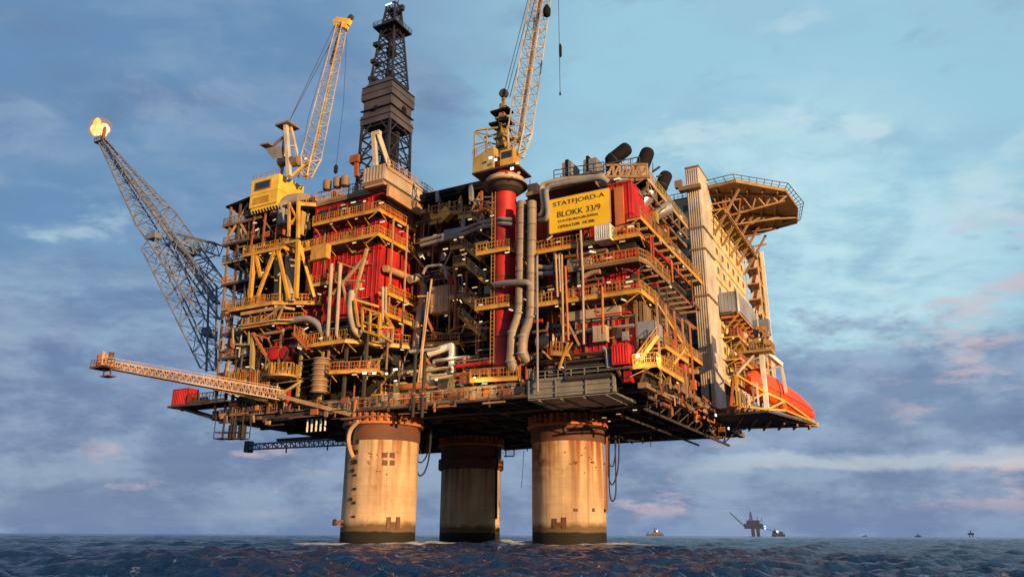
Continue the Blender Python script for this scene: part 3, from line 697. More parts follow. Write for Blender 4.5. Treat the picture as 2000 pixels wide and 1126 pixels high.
for k in range(14):
    u = rng.uniform(-67, -54); h = rng.uniform(1.2, 3.4); w = rng.uniform(.6, 1.8); v = rng.uniform(3, 7)
    part('roof_unit', MB().box((u, v, 72.55), (u + w, v + w, 72.55 + h)).box((u + .1, v - .1, 72.7), (u + w - .1, v - .02, 72.3 + h)), rng.choice(['rust', 'brown', 'tan', 'grey', 'olive', 'orangerust']), mod)
for px, py in ((660, 345), (675, 342), (640, 350)):
    part('hoop_vessel', MB().lathe(V(px, py, 2) - vec(0, 0, 1.6), [(.1, -1.2), (.9, -1.0), (1.0, 0), (.9, 1.2), (.3, 1.6)], 14), 'brown', mod)
# yellow pipe gantry on the drill floor: inverted V of two thick posts
a, b, c = V(733, 262, 4), V(737, 322, 4), V(757, 320, 4)
pp = part('pipe_gantry', MB().bar(a + vec(-.4, 0, 0), V(734, 325, 4), .9).bar(a + vec(.8, 0, 0), V(760, 325, 6), .9).bar(a + vec(-.8, 0, 0), a + vec(1.4, 0, 0), 1.0), 'craneboom', mod)
part('red_post', MB().bar(V(697, 345, 6), V(697, 308, 6), .9).cbox(V(695, 312, 6), (2.4, 1.6, 1.8)), 'rust', mod)
# lower decks of the module: floors, columns, machinery
for z in (33.0, 38.6, 44.2):
    part('floor', MB().box((-87, 1.2, z - .4), (-50.6, 9, z)), 'grating', mod)
for u in (-86.5, -80, -74, -68, -62, -56, -51):
    part('column', MB().bar((u, 1.5, 27.7), (u, 1.5, 44.2), .55), rng.choice(['brown', 'olive', 'steel']), mod)
clutter(mod, -86, -51, .3, 7, ZA[:4], 52, 6, 20, 9)
clutter(mod, -52, -47.5, 2, 18, [28, 33.2, 38.9, 44.2], 16, 2, 8, 3)
for px, py, r in ((540, 690, 1.5), (563, 690, 1.5)): part('red_drum', MB().lathe(V(px, py, 2.0) - vec(0, 1, 0), [(r * .6, -.1), (r, 0), (r, 1.6), (r * .6, 1.7)], 18, 'y'), 'red', mod)
part('beam', MB().bar(V(494, 650, 0), V(520, 695, 0), .45).bar(V(492, 652, 0), V(525, 660, 0), .4), 'orangerust', mod)
part('column', MB().bar(V(495, 650, .5), V(492, 720, .5), .8), 'olive', mod)
# round silo-like cage
p = V(617, 760, -.4)
part('spiral_cage', MB().lathe((p.x, .6, 29.2), [(1.5, 0), (1.6, .1), (1.6, 6.6), (1.4, 6.9)], 16), 'brown', mod)
part('cage_ring', (lambda m: ([m.lathe((p.x, .6, 29.4 + k * 1.1), [(1.62, 0), (1.9, .05), (1.9, .2), (1.62, .25)], 16) for k in range(7)], m)[1])(MB()), 'tan', mod)
# tall grey ducts inside the yellow frame and the big bent one above it
pipe(mod, [V(570, 600, 4), V(570, 470, 4)], 1.5, 'beige', n=14)
pipe(mod, [V(545, 600, 4.2), V(545, 500, 4.2)], 1.2, 'olive', n=12)
pipe(mod, [V(553, 440, 1.5), V(553, 392, 1.5), V(592, 386, 3), V(610, 392, 6)], 1.25, 'grey', 2.4, n=14)
# two slim risers with a bracing frame in front of the red wall
for x0_, x1_ in ((648, 640), (665, 657)): pipe(mod, [V(x0_, 515, -1.2), V(x1_, 655, -1.2), V(x1_ + 8, 662, -.2)], .38, 'beige', .9)
part('brace_frame', MB().bar(V(717, 485, -1), V(694, 570, -1), .55).bar(V(715, 500, -1), V(650, 575, -1), .5).bar(V(655, 548, -1), V(712, 548, -1), .3).bar(V(668, 550, -1), V(690, 640, -1), .4).bar(V(660, 512, -1), V(693, 523, -1), .3), 'tan', mod)
pipe(mod, [V(688, 568, -1), V(684, 610, -1), V(693, 645, -1), V(705, 655, 0)], .75, 'beige', 2.0, n=10)
pipe(mod, [V(560, 628, 0), V(600, 620, 0), V(622, 632, 0), V(632, 655, 0)], .7, 'grey', 2.0, n=10)
pipe(mod, [U(752, 524, -48.8), U(775, 532, -48.8), U(800, 543, -48.8)], .75, 'tan', 2, n=10)
pipe(mod, [U(800, 546, -47), U(820, 540, -46.4), U(829, 560, -46.2), U(822, 600, -46.2), U(810, 690, -46.2)], .85, 'beige', 2.2, n=10)
# yellow box frames under the side
def boxframe(pts4, m='yellow', w=.42):
    mb = MB()
    for i in range(4): mb.bar(pts4[i], pts4[(i + 1) % 4], w)
    return mb
part('box_frame', boxframe([V(708, 600, -1.5), V(742, 612, -1.5), V(740, 655, -1.5), V(708, 645, -1.5)]).bar(V(724, 606, -1.5), V(722, 650, -1.5), .35).bar(V(708, 628, -1.5), V(740, 636, -1.5), .3), 'yellow', mod)
part('box_frame', boxframe([V(693, 585, -1.6), V(744, 600, 1.0), V(768, 640, 1.0), V(700, 636, -1.6)]), 'yellow', mod)
part('box_frame', boxframe([U(744, 625, -47), U(768, 640, -47), U(765, 668, -47), U(744, 655, -47)]), 'tan', mod)
for px in (748, 754): pipe(mod, [U(px, 560, -46.8), U(px - 1, 625, -46.8)], .28, 'beige')
for u in (-50, -48.4):                              # corner posts between the side walkways
    pass
for v in (4, 9, 14): part('post', MB().bar((-48.0, v, 38.9), (-48.0, v, 66), .3), 'tan', mod)
for px, py in ((690, 395), (670, 400), (672, 407), (712, 393), (745, 396), (696, 427), (647, 437), (747, 433), (784, 452)): add_lamp(mod, V(px, py, -.7), 1.3, .3)
for px, py in ((545, 535), (511, 533), (624, 574), (539, 547), (707, 564), (742, 572), (794, 594), (518, 602), (598, 641), (627, 660), (585, 680), (464, 679), (483, 716), (494, 718), (513, 711)): add_lamp(mod, V(px, py, -1.3), 1.3, .3, (1, 0, rng.uniform(-.7, .7)))
for px, py in ((712, 728), (731, 728), (755, 729), (772, 721)): add_lamp(mod, V(px, py, 0), .9, .5, m='flood')

# ---------------------------------------------------------------- yellow braced frame (left front)
fr = thing('braced_frame', 'yellow steel frame with diagonal braces and walkways, left of the red walls', 'steel frame', (-73, -1, 47))
TL, TR, BL, BR = V(497, 485, -2), V(583, 470, -2), V(488, 592, -2), V(578, 583, -2)
mb = MB()
for a, b in ((TL, BL), (TR, BR), (TL, TR)): mb.bar(a, b, .75)
m1 = TL.lerp(TR, .52)
part('post', MB().bar(TL, BL, .75), 'yellow', fr); part('post', MB().bar(TR, BR, .75), 'yellow', fr)
part('top_beam', MB().bar(TL, TR, .6), 'yellow', fr)
for a, b in ((m1, BL.lerp(BR, .12)), (m1, BL.lerp(BR, .85)), (TL, TL.lerp(BL, .55).lerp(TR.lerp(BR, .55), .2))): part('brace', MB().bar(a, b, .6), 'yellow', fr)
S0, S1 = TR, vec(TR.x, 7, TR.z); B1 = vec(BR.x, 7, BR.z)
part('post', MB().bar(V(600, 470, 3), V(612, 580, 3), .55), 'yellow', fr)
part('brace', MB().bar(TR, V(614, 580, 1), .55), 'yellow', fr); part('brace', MB().bar(V(588, 480, -1), V(608, 575, 1), .45), 'yellow', fr)
walkway(fr, [(-84.2, -2.4, 61.4), (-72.2, -2.4, 61.4), (-72.2, 5, 61.4)], [(0, 1), (-1, 0)], lamps=3, depth=2.2)
f2 = V(556, 586, -2.6)
walkway(fr, [(-86.6, -2.6, f2.z), (-73.6, -2.6, f2.z), (-64.5, 2.2, f2.z)], [(0, 1), (0, 1)], lamps=3, depth=3.6)
part('under_beam', MB().bar((-83, -2, f2.z - 1.2), (-70.5, -2, f2.z - 1.2), .5, .7).bar((-73, -2.4, f2.z - .9), (-70, .5, f2.z - 1.2), .5).bar((-82, -2, f2.z - 3.8), (-72, -2, f2.z - 3.8), .4).bar((-72, -2, f2.z - 3.8), (-66, 1, f2.z - 3.9), .4).bar((-72, -2, f2.z - 1.4), (-77, -2, f2.z - 3.7), .35).bar((-71, -2, f2.z - 1.3), (-72, -2, f2.z - 3.7), .35), 'tan', fr)
walkway(fr, [(-83, -1.6, f2.z - 4.0), (-73.5, -1.6, f2.z - 4.0), (-68, 1, f2.z - 4.0)], [(0, 1), (0, 1)], lamps=2, depth=2.4)
stair(fr, V(574, 650, -1.4), V(600, 682, -1.4), 1.6, (0, 1), 'orangerust', 'orangerust')
part('hoist_beam', MB().box(V(608, 482, -2.4), V(645, 506, -1.0) ), 'yellow', fr)
b2 = V(577, 470, -1)
part('post', MB().bar(V(582, 465, -2), V(583, 393, -2), .6), 'yellow', fr); part('post', MB().bar(V(564, 462, -2), V(565, 396, -2), .5), 'yellow', fr)
part('brace', MB().bar(V(566, 400, -2), V(582, 430, -2), .35).bar(V(565, 440, -2), V(577, 425, -2), .35), 'yellow', fr)
walkway(fr, [V(580, 397, -2), V(632, 400, 4)], [(-.6, .8)], depth=2.5)
part('column_casing', MB().box(V(585, 412, .5), V(594, 460, 1.8)), 'olive', fr)

# dark framework at the far left end: open storeys, rails, roof
lf = thing('end_framework', 'dark open steel storeys with rails at the far left end, beside the flare boom', 'steel frame', (-89, 4, 27.7))
part('shade_core', MB().box((-91.5, 8.5, 28), (-86.2, 22, 66)), 'dark', lf)  # dark block painted in for shade behind the open storeys
zs = [28, 33.6, 39.5, 45.0, 51.0, 57.0, 62.4, 67.0, 72.0]
for i, z in enumerate(zs[1:]):
    u0 = -91.6 - max(0, z - 40) * .14
    part('floor', MB().box((u0, 1.2, z - .35), (-79 if z < 60 else -83.5, 9, z)), 'grating', lf)
    part('railing', rails(MB(), [(u0, 9, z), (u0, 1.25, z), (-80 if z < 60 else -84, 1.25, z)], 1.8, 1.7, .13, .8), rng.choice(['brown', 'steel', 'brown', 'rail']), lf)
    part('edge_beam', MB().bar((u0, 1.05, z - .2), (-79 if z < 60 else -83.5, 1.05, z - .2), .16, .5), rng.choice(['brown', 'olive', 'steel']), lf)
for k, u in enumerate((-91.6, -88.5, -85)):
    part('column', MB().bar((u, 1.6, 27.7), (u - 3.0, 1.6, 77.5), .45), rng.choice(['brown', 'steel', 'grating']), lf)
    part('column', MB().bar((u, 8, 27.7), (u - 3.0, 8, 77), .45), 'steel', lf)
part('roof', MB().hexa([(-95.8, 1, 76.6), (-87.3, 1, 77.2), (-87.3, 10, 77.0), (-95.8, 10, 76.6), (-95.8, 1, 77.0), (-87.3, 1, 78.0), (-87.3, 10, 77.6), (-95.8, 10, 77.0)]), 'black', lf)
part('brace', MB().bar((-94.5, 1.4, 68), (-88.5, 1.4, 76.5), .4), 'tan', lf); part('brace', MB().bar((-93.5, 1.4, 75.5), (-88, 1.4, 68.5), .4), 'tan', lf)
for z in (70.5, 73): part('vessel', MB().lathe((-93 + (z - 70), 3, z - 2), [(.5, 0), (.8, .2), (.8, 4), (.4, 4.5)], 12), 'grey', lf)
clutter(lf, -92, -80, 1.2, 8, zs[:7], 56, 4, 14, 12, ['brown', 'steel', 'grating', 'dark', 'collar', 'grey', 'tan'])
clutter(lf, -94.5, -85, 1.5, 8, zs[6:], 10, 1, 4, 1)
for px, py in ((498, 435), (536, 429), (502, 448), (477, 486), (525, 489)): add_lamp(lf, V(px, py, -.4), 1.3, .3, (1, 0, rng.uniform(-.3, .4)))
pipe(lf, [V(443, 610, 2), V(447, 635, 2), V(458, 655, 2), V(470, 660, 4)], .6, 'tan', 2)
part('cage', boxframe([V(455, 640, 0), V(486, 640, 0), V(486, 672, 0), V(455, 672, 0)], w=.3), 'olive', lf)
# black steel upper storey behind the crane cab
up = thing('upper_storey', 'dark recessed storey with slim posts below the yellow crane cab', 'platform module', (-80, 6, 61))
part('shade_core', MB().box((-88, 6, 61.8), (-68.5, 18, 73.0)), 'dark', up)  # dark block stands for the shade of the recess
part('roof', MB().box((-88.5, .5, 72.6), (-68.3, 18.5, 73.2)), 'steel', up)
for u in (-85.5, -82, -78): part('post', MB().bar((u, .8, 61.6), (u, .8, 72.6), .35), rng.choice(['rust', 'brown', 'tan']), up)
clutter(up, -87, -70, 2, 5.6, [61.6, 67, 72.4], 14, 2, 6, 2)

# ---------------------------------------------------------------- dark middle section with stairs
mid = thing('utility_module', 'dark recessed bay of pipes and yellow stairs between the two red modules', 'platform module', (-36, 18, 27.7))
part('shade_core', MB().box((-50, 19, 27.8), (-14, 34, 71)), 'black', mid)  # black block standing for the deep shade of the bay
part('roof', MB().box((-48.5, 12, 72.3), (-30.5, 26, 73.6)).box((-48.5, 11.7, 73.0), (-30.5, 11.99, 74.0)), 'black', mid)
for px in (856, 921): part('roof_post', MB().bar(V(px, 395, 11.8), V(px - 1, 362 if px > 900 else 375, 11.8), .8), 'bluegrey', mid)
mz = [28.0, 34.5, 41.0, 47.5, 54.0, 60.5, 67.5]
for z in mz[1:]:
    part('floor', MB().box((-48, 12.5, z - .4), (-24, 19, z)), 'grating', mid)
for z in mz[1:]: part('railing', rails(MB(), [(-48, 12.4, z), (-25, 12.4, z)], 1.8, 1.8, .14, .9), rng.choice(['brown', 'rail', 'tan', 'collar']), mid)
fittings(mid, -47, -27, 11.5, 36, 70, 60)
for k in range(26):
    u_, z_ = rng.uniform(-47, -28), rng.choice(mz[1:]); part('support_beam', MB().bar((u_, rng.uniform(8, 12), z_ + rng.uniform(-1.5, 2.5)), (u_ + rng.uniform(2, 6), rng.uniform(8, 12), z_ + rng.uniform(-1.5, 2.5)), .28), rng.choice(['tan', 'brown', 'rail', 'rust', 'grey']), mid)
for u in (-47, -42, -37, -32, -27): part('column', MB().bar((u, 13, 27.7), (u, 13, 72.2), .5), rng.choice(['brown', 'collar', 'steel', 'rust']), mid)
walkway(mid, [V(842, 425, 10), V(902, 412, 10)], [FR], lamps=1, h=2.6)
for k in range(5): part('canopy_post', MB().bar(V(838 + k * 20, 415 - k * 4, 11), V(838 + k * 20, 400 - k * 4, 11), .3), 'tan', mid)
part('hood', MB().bar(V(866, 412, 9.6), V(877, 425, 9.6), 1.4, 2.2), 'yellow', mid)
part('balcony_panel', MB().box(V(838, 440, 10.4), V(866, 414, 10.2)), 'olive', mid)
for (x0_, y0_, x1_, y1_) in ((918, 420, 945, 436), (901, 478, 938, 507), (906, 514, 948, 552), (898, 576, 936, 610), (895, 615, 938, 654)):
    stair(mid, V(x0_, y0_, 9), V(x1_, y1_, 9), 1.6, (0, 1), 'tan', 'rail')
for (x0_, x1_, y) in ((895, 920, 420), (880, 902, 480), (885, 908, 514), (878, 900, 576), (830, 897, 668)):
    walkway(mid, [V(x0_, y + 4, 9), V(x1_, y, 9)], [FR], lamps=1)
# paired service pipes crossing to the crane column
for dy, r in ((0, .38), (9, .38)):
    pipe(mid, [V(822, 470 + dy, 8), V(905, 448 + dy, 8), V(940, 434 + dy, 5), V(978, 427 + dy, -.8), V(1002, 429 + dy, -.8)], r, 'grey', 1)
pipe(mid, [V(868, 452, 8), V(900, 446, 8)], .3, 'grey'); pipe(mid, [V(865, 462, 8), V(905, 452, 8), V(905, 425, 8)], .42, 'grey')
part('panel_box', (lambda m: ribbed(m, (V(838, 600, 8.9).x, 9.0), (V(886, 600, 8.9).x, 9.0), V(840, 610, 9).z, V(840, 563, 9).z, (0, -1), .7, .1, .2))(MB().box(V(838, 612, 9), V(886, 560, 11))), 'tan', mid)
part('red_panel', MB().box(V(872, 590, 9.6), V(888, 545, 10.5)), 'red', mid)
pipe(mid, [V(886, 520, 8), V(890, 560, 8), V(888, 640, 8)], .3, 'rust'); pipe(mid, [V(912, 530, 8.4), V(910, 575, 8.4)], .28, 'rust')
pipe(mid, [V(826, 535, 8), V(832, 520, 8), V(868, 516, 8), V(872, 545, 8)], .3, 'grey', 1.5)
pipe(mid, [V(838, 690, 6), V(878, 676, 6), V(884, 676, 6), V(882, 745, 6)], .75, 'white', .8, n=10)
pipe(mid, [V(800, 686, 4), V(878, 678, 6)], .35, 'grey')
part('brace', MB().bar(V(834, 620, 8), V(852, 662, 8), .4), 'orangerust', mid); part('brace', MB().bar(V(826, 688, 6), V(843, 718, 6), .4), 'orangerust', mid)
for x0_, y0_, x1_, y1_ in ((843, 545, 815, 760), (836, 570, 822, 700), (828, 640, 818, 800)): pipe(mid, [V(x0_, y0_, 3.5), V(x1_, y1_, 3.5)], .22, rng.choice(['beige', 'tan', 'grey']))
for k in range(8):
    p = V(832 + k * 6, 742 + rng.uniform(-8, 8), 5); part('valve', MB().lathe(p, [(.3, 0), (.55, .2), (.55, 1.0), (.2, 1.3)], 10, rng.choice('zxy')), rng.choice(['white', 'beige', 'silver', 'tan']), mid)
clutter(mid, -49, -24, 10, 18, mz, 78, 7, 18, 14, ['brown', 'steel', 'dark', 'grey', 'rust', 'collar', 'steel', 'dark', 'tan'])
clutter(mid, -46, -26, 2, 9, [28, 34.5], 16, 4, 10, 0, ['beige', 'tan', 'rust', 'grey', 'brown'])
for px, py in ((870, 486), (823, 501), (907, 496), (906, 506), (947, 526), (898, 537), (909, 554), (951, 548), (927, 561), (900, 588), (939, 595), (871, 616), (939, 628), (965, 712), (904, 728), (961, 421), (938, 447), (889, 468), (901, 463), (869, 496), (827, 502), (951, 486), (850, 459)): add_lamp(mid, V(px, py, 8.5), 1.2, .28, (1, 0, rng.choice((0, 0, .2, -1.5))))

# ---------------------------------------------------------------- right red module
rm = thing('process_module', 'red panelled process module with many walkways behind the yellow sign', 'platform module', (-5, 14, 27.7))
part('shade_core', MB().box((-14.5, 6, 27.8), (3.6, 38, 61)), 'dark', rm)  # dark filler, shade of the module interior put into its colour
part('roof', MB().box((-15, .2, 62.2), (-1.5, 36, 62.9)).box((-1.4, 5, 60.4), (5.2, 36, 61.2)), 'brown', rm)
def fp(px0, py0, px1, py1, v): a = V(px0, py0, v); b = V(px1, py1, v); return a, b
a, b = fp(1190, 436, 1240, 358, 1.5)
w1 = part('wall', redwall(a.x, 5.0, 1.5, 51.2, 61.6), 'red', rm)
part('wall', redside(5.0, 1.95, 12, 52, 61.6), 'red', rm)
part('pilaster', MB().box((2.0, .9, 52), (3.6, 1.3, 60.5)), 'orangerust', rm)
part('wall', redwall(-15.5, a.x - .05, 2.5, 50.5, 58), 'red', rm)
part('wall', redwall(-11.8, 5.2, 2.6, 40.4, 48.5), 'red', rm)
part('wall', redwall(-6, 5.4, 2.2, 46.4, 49), 'red', rm)
part('wall', redwall(-12.0, 4.2, 2.4, 32.0, 37.2), 'red', rm)
part('wall', redwall(-12.0, 4.6, 2.8, 37.3, 39.8), 'rust', rm)
part('wall_band', MB().box((-12, 2.0, 35.3), (4.2, 2.25, 35.9)), 'grey', rm); part('wall_band', MB().box((-12, 2.1, 37.0), (4.4, 2.35, 37.5)), 'grey', rm)
part('duct_box', MB().box((-8, 1.5, 37.6), (2.0, 2.3, 39.2)), 'beige', rm)
part('wall', redside(5.2, 3, 30, 28.5, 40), 'brown', rm)
for u in (-9, -4.5, 0.5, 4.6): part('column', MB().bar((u, 2.1, 28), (u, 2.1, 40), .35), rng.choice(['rust', 'tan', 'brown']), rm)
fittings(rm, -11, 4, 2.4, 32.4, 39, 26); fittings(rm, -11, 4, 2.6, 41, 48, 22); fittings(rm, -14, 4, 2.5, 51, 57, 12)
# walkways, front then down the right-hand side
walkway(rm, [(-15.6, -.3, 50.6), (6.6, -.3, 50.6)], [FR], lamps=3, depth=2.6)
walkway(rm, [(6.9, -.3, 53.6), (6.9, 40, 53.6)], [SD], lamps=5, depth=2.4)
walkway(rm, [(-6.5, -.4, 46.2), (6.2, -.4, 46.2), (7.0, 2, 46.2), (7.0, 15, 46.2)], [FR, FR, SD], lamps=2, depth=2.4, edge='brown')
walkway(rm, [(-13.4, -.9, 40.6), (6.3, -.9, 40.6)], [FR], lamps=3, depth=3.0)
walkway(rm, [(6.5, -.6, 40.5), (6.5, 8, 40.5)], [SD], lamps=1, depth=2.4)
stair(rm, (6.8, 6, 40.6), (6.8, 25, 35.5), 1.8, (-1, 0))
walkway(rm, [(6.6, 22, 35.4), (6.6, 36, 35.4)], [SD], lamps=1, depth=2.4)
for k in range(9): part('cross_beam', MB().bar((3.5, 3 + k * 4, 53.0 - .3), (7.0, 3 + k * 4, 53.0 - .3), .3, .5), 'tan', rm); 
for k in range(9): part('cross_beam', MB().bar((3.5, 4 + k * 3.6, 45.5), (7.0, 4 + k * 3.6, 45.5), .3, .4), 'tan', rm)
part('long_beam', MB().bar((5.2, 2, 52.4), (5.2, 38, 52.4), .35, .6).bar((5.4, 2, 47.6), (5.4, 36, 47.6), .3, .5), 'rust', rm)
clutter(rm, -14, 4, .2, 5.5, [28, 33, 40, 46, 50.3], 60, 4, 16, 8, ['rust', 'brown', 'red', 'grey', 'tan', 'steel', 'collar', 'dark'])
for k in range(34):                                 # side bay seen edge-on below the walkways
    v = rng.uniform(3, 34); z = rng.uniform(29, 52); l = rng.uniform(2, 9); u = rng.uniform(5.1, 6.8)
    pts = [(u, v, z), (u, v + l, z)] if rng.random() < .5 else [(u, v, z), (u, v, min(53, z + l)), (u - 1.2, v, min(53, z + l))]
    pipe(rm, pts, rng.choice([.15, .2, .3]), rng.choice(['rust', 'orangerust', 'brown', 'tan', 'collar', 'steel', 'red']))
for px0, py0, px1, py1 in ((1085, 497, 1089, 580), (1092, 500, 1095, 570), (1097, 497, 1100, 668), (1104, 520, 1110, 665), (1134, 450, 1139, 560), (1138, 520, 1140, 672), (1176, 560, 1178, 650)): pipe(rm, [V(px0, py0, -1.2), V(px1, py1, -1.2)], .22, rng.choice(['beige', 'orangerust', 'tan']))
pipe(rm, [V(1130, 470, -.8), V(1128, 500, -.8), V(1136, 520, -.8)], .35, 'orangerust')
pipe(rm, [V(1040, 520, .5), V(1080, 523, .5), V(1086, 521, 2)], .45, 'beige'); pipe(rm, [V(1042, 535, .5), V(1086, 533, .5)], .45, 'grey')
pipe(rm, [V(1140, 540, .2), V(1155, 532, .2), V(1172, 530, .2)], .45, 'tan', 1.5)
# roof clutter above the sign
for x0_, y0_, x1_, y1_, m in ((1098, 350, 1132, 331, 'bluegrey'), (1140, 345, 1180, 324, 'bluegrey'), (1110, 345, 1120, 329, 'black'), (1030, 390, 1066, 372, 'steel'), (1150, 335, 1160, 322, 'black')):
    part('roof_unit', MB().box(V(x0_, y0_, 3), V(x1_, y1_, 7)), m, rm)
part('railing', rails(rails(MB(), [V(1082, 352, 1.5), V(1180, 336, 1.5)], 2.0, 1.8, .14, 0), [V(1180, 345, 1.5), V(1250, 330, 3)], 2.4, 1.6, .16, .8), 'steel', rm)
part('roof_truss', (lambda m: ([m.bar(V(1185 + k * 13, 345, 1.5), V(1198 + k * 13, 322, 1.5), .35) for k in range(6)], [m.bar(V(1198 + k * 13, 322, 1.5), V(1198 + k * 13, 345, 1.5), .3) for k in range(6)], m.bar(V(1180, 345, 1.5), V(1270, 345, 1.5), .4), m.bar(V(1185, 323, 1.5), V(1265, 321, 1.5), .35))[2])(MB()), 'tan', rm)
clutter(rm, -14, 5, 2, 8, [62.6, 65.5], 8, 1, 6, 0, ['steel', 'brown', 'bluegrey', 'grey'])
for k in range(5): part('aerial', MB().bar(V(1035 + k * 60, 370 - k * 8, 4), V(1035 + k * 60, 350 - k * 8, 4), .12), 'steel', rm)
for px, py in ((1074, 464), (1090, 472), (1155, 492), (1233, 443), (1076, 565), (1131, 558), (1189, 551), (1226, 541), (1229, 550), (1225, 559), (1097, 716), (1027, 585), (1218, 585), (1205, 349), (1189, 337), (1232, 442), (1190, 503), (1158, 491)): add_lamp(rm, V(px, py, -1.3), 1.25, .32, (1, 0, rng.choice((0, 0, .5, -.5))))
for px, py in ((1300, 450), (1315, 485), (1335, 520), (1290, 470), (1310, 560)): add_lamp(rm, U(px, py, 7.3), 1.2, .3, (0, 1, 0))
# low deck in front: hanging basket cage and pumps
walkway(rm, [V(1076, 688, -2), V(1110, 690, -2), ], [FR], lamps=0, depth=2.0)
part('davit', MB().bar(V(1092, 720, -2), V(1110, 668, -2), .3).bar(V(1105, 690, -2), V(1118, 668, -2), .25), 'yellow', rm)
walkway(rm, [V(918, 742, -1), V(1012, 737, -1)], [FR], lamps=2, depth=3.0)
part('railing', rails(MB(), [V(1040, 745, -1.4), V(1195, 732, -1.4)], 1.6, 2.2, .14, 0), 'panelgrey', rm)
clutter(rm, -30, -14, .5, 8, [28, 33.5], 26, 4, 12, 2, ['rust', 'orangerust', 'brown', 'tan', 'red', 'steel'])
clutter(rm, -24, -15, 6, 12, [33, 40, 47, 54, 60], 30, 2, 6, 5, ['dark', 'steel', 'rust', 'collar', 'brown'])
part('shade_core', MB().box((-26, 12, 33), (-14.6, 18, 62)), 'black', rm)  # second black block painted as shade behind the pipes

# ---------------------------------------------------------------- sign
p0, p1 = V(1073, 422, -.9), V(1190, 400, -.9); zt = V(1190, 367, -.9).z; zb = V(1074, 456, -.9).z
su0, su1 = p0.x, p1.x
sg = thing('platform_sign', 'large yellow sign with the platform name in dark lettering on the red module', 'sign', (su0, -.9, zb))
mb = MB().box((su0, -.9, zb), (su1, -.75, zt)); part('board', mb, 'signyellow', sg)
mb = MB()
for z in (zb, zt): mb.bar((su0, -.72, z), (su1, -.72, z), .3)
for u in (su0, su1): mb.bar((u, -.72, zb), (u, -.72, zt), .3)
for k in range(1, 5): u = su0 + (su1 - su0) * k / 5; mb.bar((u, -.6, zb), (u, -.6, zt), .15); mb.bar((u, -.6, zt - 1), (u, 1.5, zt - 1), .15)
part('frame', mb, 'tan', sg)
Ws, Hs = su1 - su0, zt - zb
def letter(txt, fx, fz, h, width):
    cu = bpy.data.curves.new('lettering', 'FONT'); cu.body = txt; cu.size = 1; cu.extrude = .03
    o = bpy.data.objects.new('lettering', cu); C.objects.link(o); bpy.context.view_layer.update()
    w = max(1e-3, o.dimensions.x); hh = max(1e-3, o.dimensions.y)
    dg = bpy.context.evaluated_depsgraph_get(); me = bpy.data.meshes.new_from_object(o.evaluated_get(dg)); bpy.data.objects.remove(o)
    xs = [q.co.x for q in me.vertices]; ys = [q.co.y for q in me.vertices]
    sx = width / (max(xs) - min(xs)); sy = h / (max(ys) - min(ys)); x0_, y0_ = min(xs), min(ys)
    for q in me.vertices:
        x, y, z = q.co; q.co = ((x - x0_) * sx + su0 + Ws * fx - BASE[sg.as_pointer()].x, -.935 - z - BASE[sg.as_pointer()].y, (y - y0_) * sy + zb + Hs * fz - BASE[sg.as_pointer()].z)
    me.materials.clear(); me.materials.append(MATS['lettering'])
    t = bpy.data.objects.new('lettering', me); C.objects.link(t); t.parent = sg; return t
letter('STATFJORD-A', .07, .74, Hs * .17, Ws * .86)
letter('BLOKK 33/9', .14, .43, Hs * .17, Ws * .72)
letter('STATFJORDGRUPPEN', .15, .255, Hs * .085, Ws * .66)
letter('OPERATØR  MOBIL', .15, .10, Hs * .085, Ws * .62)

# ---------------------------------------------------------------- containers
def container(a, b, m, label, ribs=5, group='cargo containers'):
    u0, v0, z0 = a; u1, v1, z1 = b
    t = thing('container', label, 'container', (u0, v0, z0), group)
    mb = MB().box((u0 + .06, v0 + .06, z0 + .1), (u1 - .06, v1 - .06, z1 - .05))
    p = (u1 - u0) / ribs; ribbed(mb, (u0 + .1, v0 + .06), (u1 - .1, v0 + .06), z0 + .25, z1 - .25, (0, -1), p, .14, p * .5)
    ribbed(mb, (u1 - .06, v0 + .2), (u1 - .06, v1 - .2), z0 + .25, z1 - .25, (1, 0), p, .1, p * .45)
    part('body', mb, m, t)
    f = MB()
    for u in (u0, u1):
        for v in (v0, v1): f.bar((u, v, z0), (u, v, z1), .2)
    for z in (z0 + .05, z1 - .05):
        for v in (v0, v1): f.bar((u0, v, z), (u1, v, z), .18)
        for u in (u0, u1): f.bar((u, v0, z), (u, v1, z), .18)
    part('frame', f, m, t)
    d = MB(); 
    for k in (.3, .7): d.bar((u1 + .12, v0 + (v1 - v0) * k, z0 + .3), (u1 + .12, v0 + (v1 - v0) * k, z1 - .3), .08)
    part('lock_rod', d, 'steel', t)
    return t
a = V(1163, 470, -1.6); b = V(1190, 436, -1.6)
container((a.x, -1.6, a.z), (b.x, 1.2, b.z), 'white', 'white ribbed container standing below the yellow sign', 6)
a = V(1197, 712, -2); b = V(1226, 670, -2)
container((a.x, -2, a.z), (b.x, 4, b.z), 'red', 'bright red ribbed container above the grey deck panel', 5)
a = V(335, 792, 1); b = V(370, 757, 1)
rc = container((a.x, 1, a.z), (b.x, 3.6, b.z), 'red', 'red ribbed container standing alone on the ledge beyond the left deck edge', 9)
lg = thing('deck_ledge', 'dark narrow ledge reaching out under the red container', 'ledge', (-95, 3, a.z - 1))
part('floor', MB().box((a.x - .6, .4, a.z - .5), (-87, 6, a.z - .06)), 'grating', lg)
part('bracket', MB().bar((a.x + 2, 1, a.z - .5), (-87, 1, DZ + .6), .5).bar((a.x + 2, 5, a.z - .5), (-87, 5, DZ + .6), .5).bar((a.x + 1, 3, a.z - .8), (-87, 3, a.z - .8), .4), 'dark', lg)
part('railing', rails(MB(), [(b.x + .5, .5, a.z), (-88, .5, a.z)], 2.0, 1.2, .14, .8), 'steel', lg)
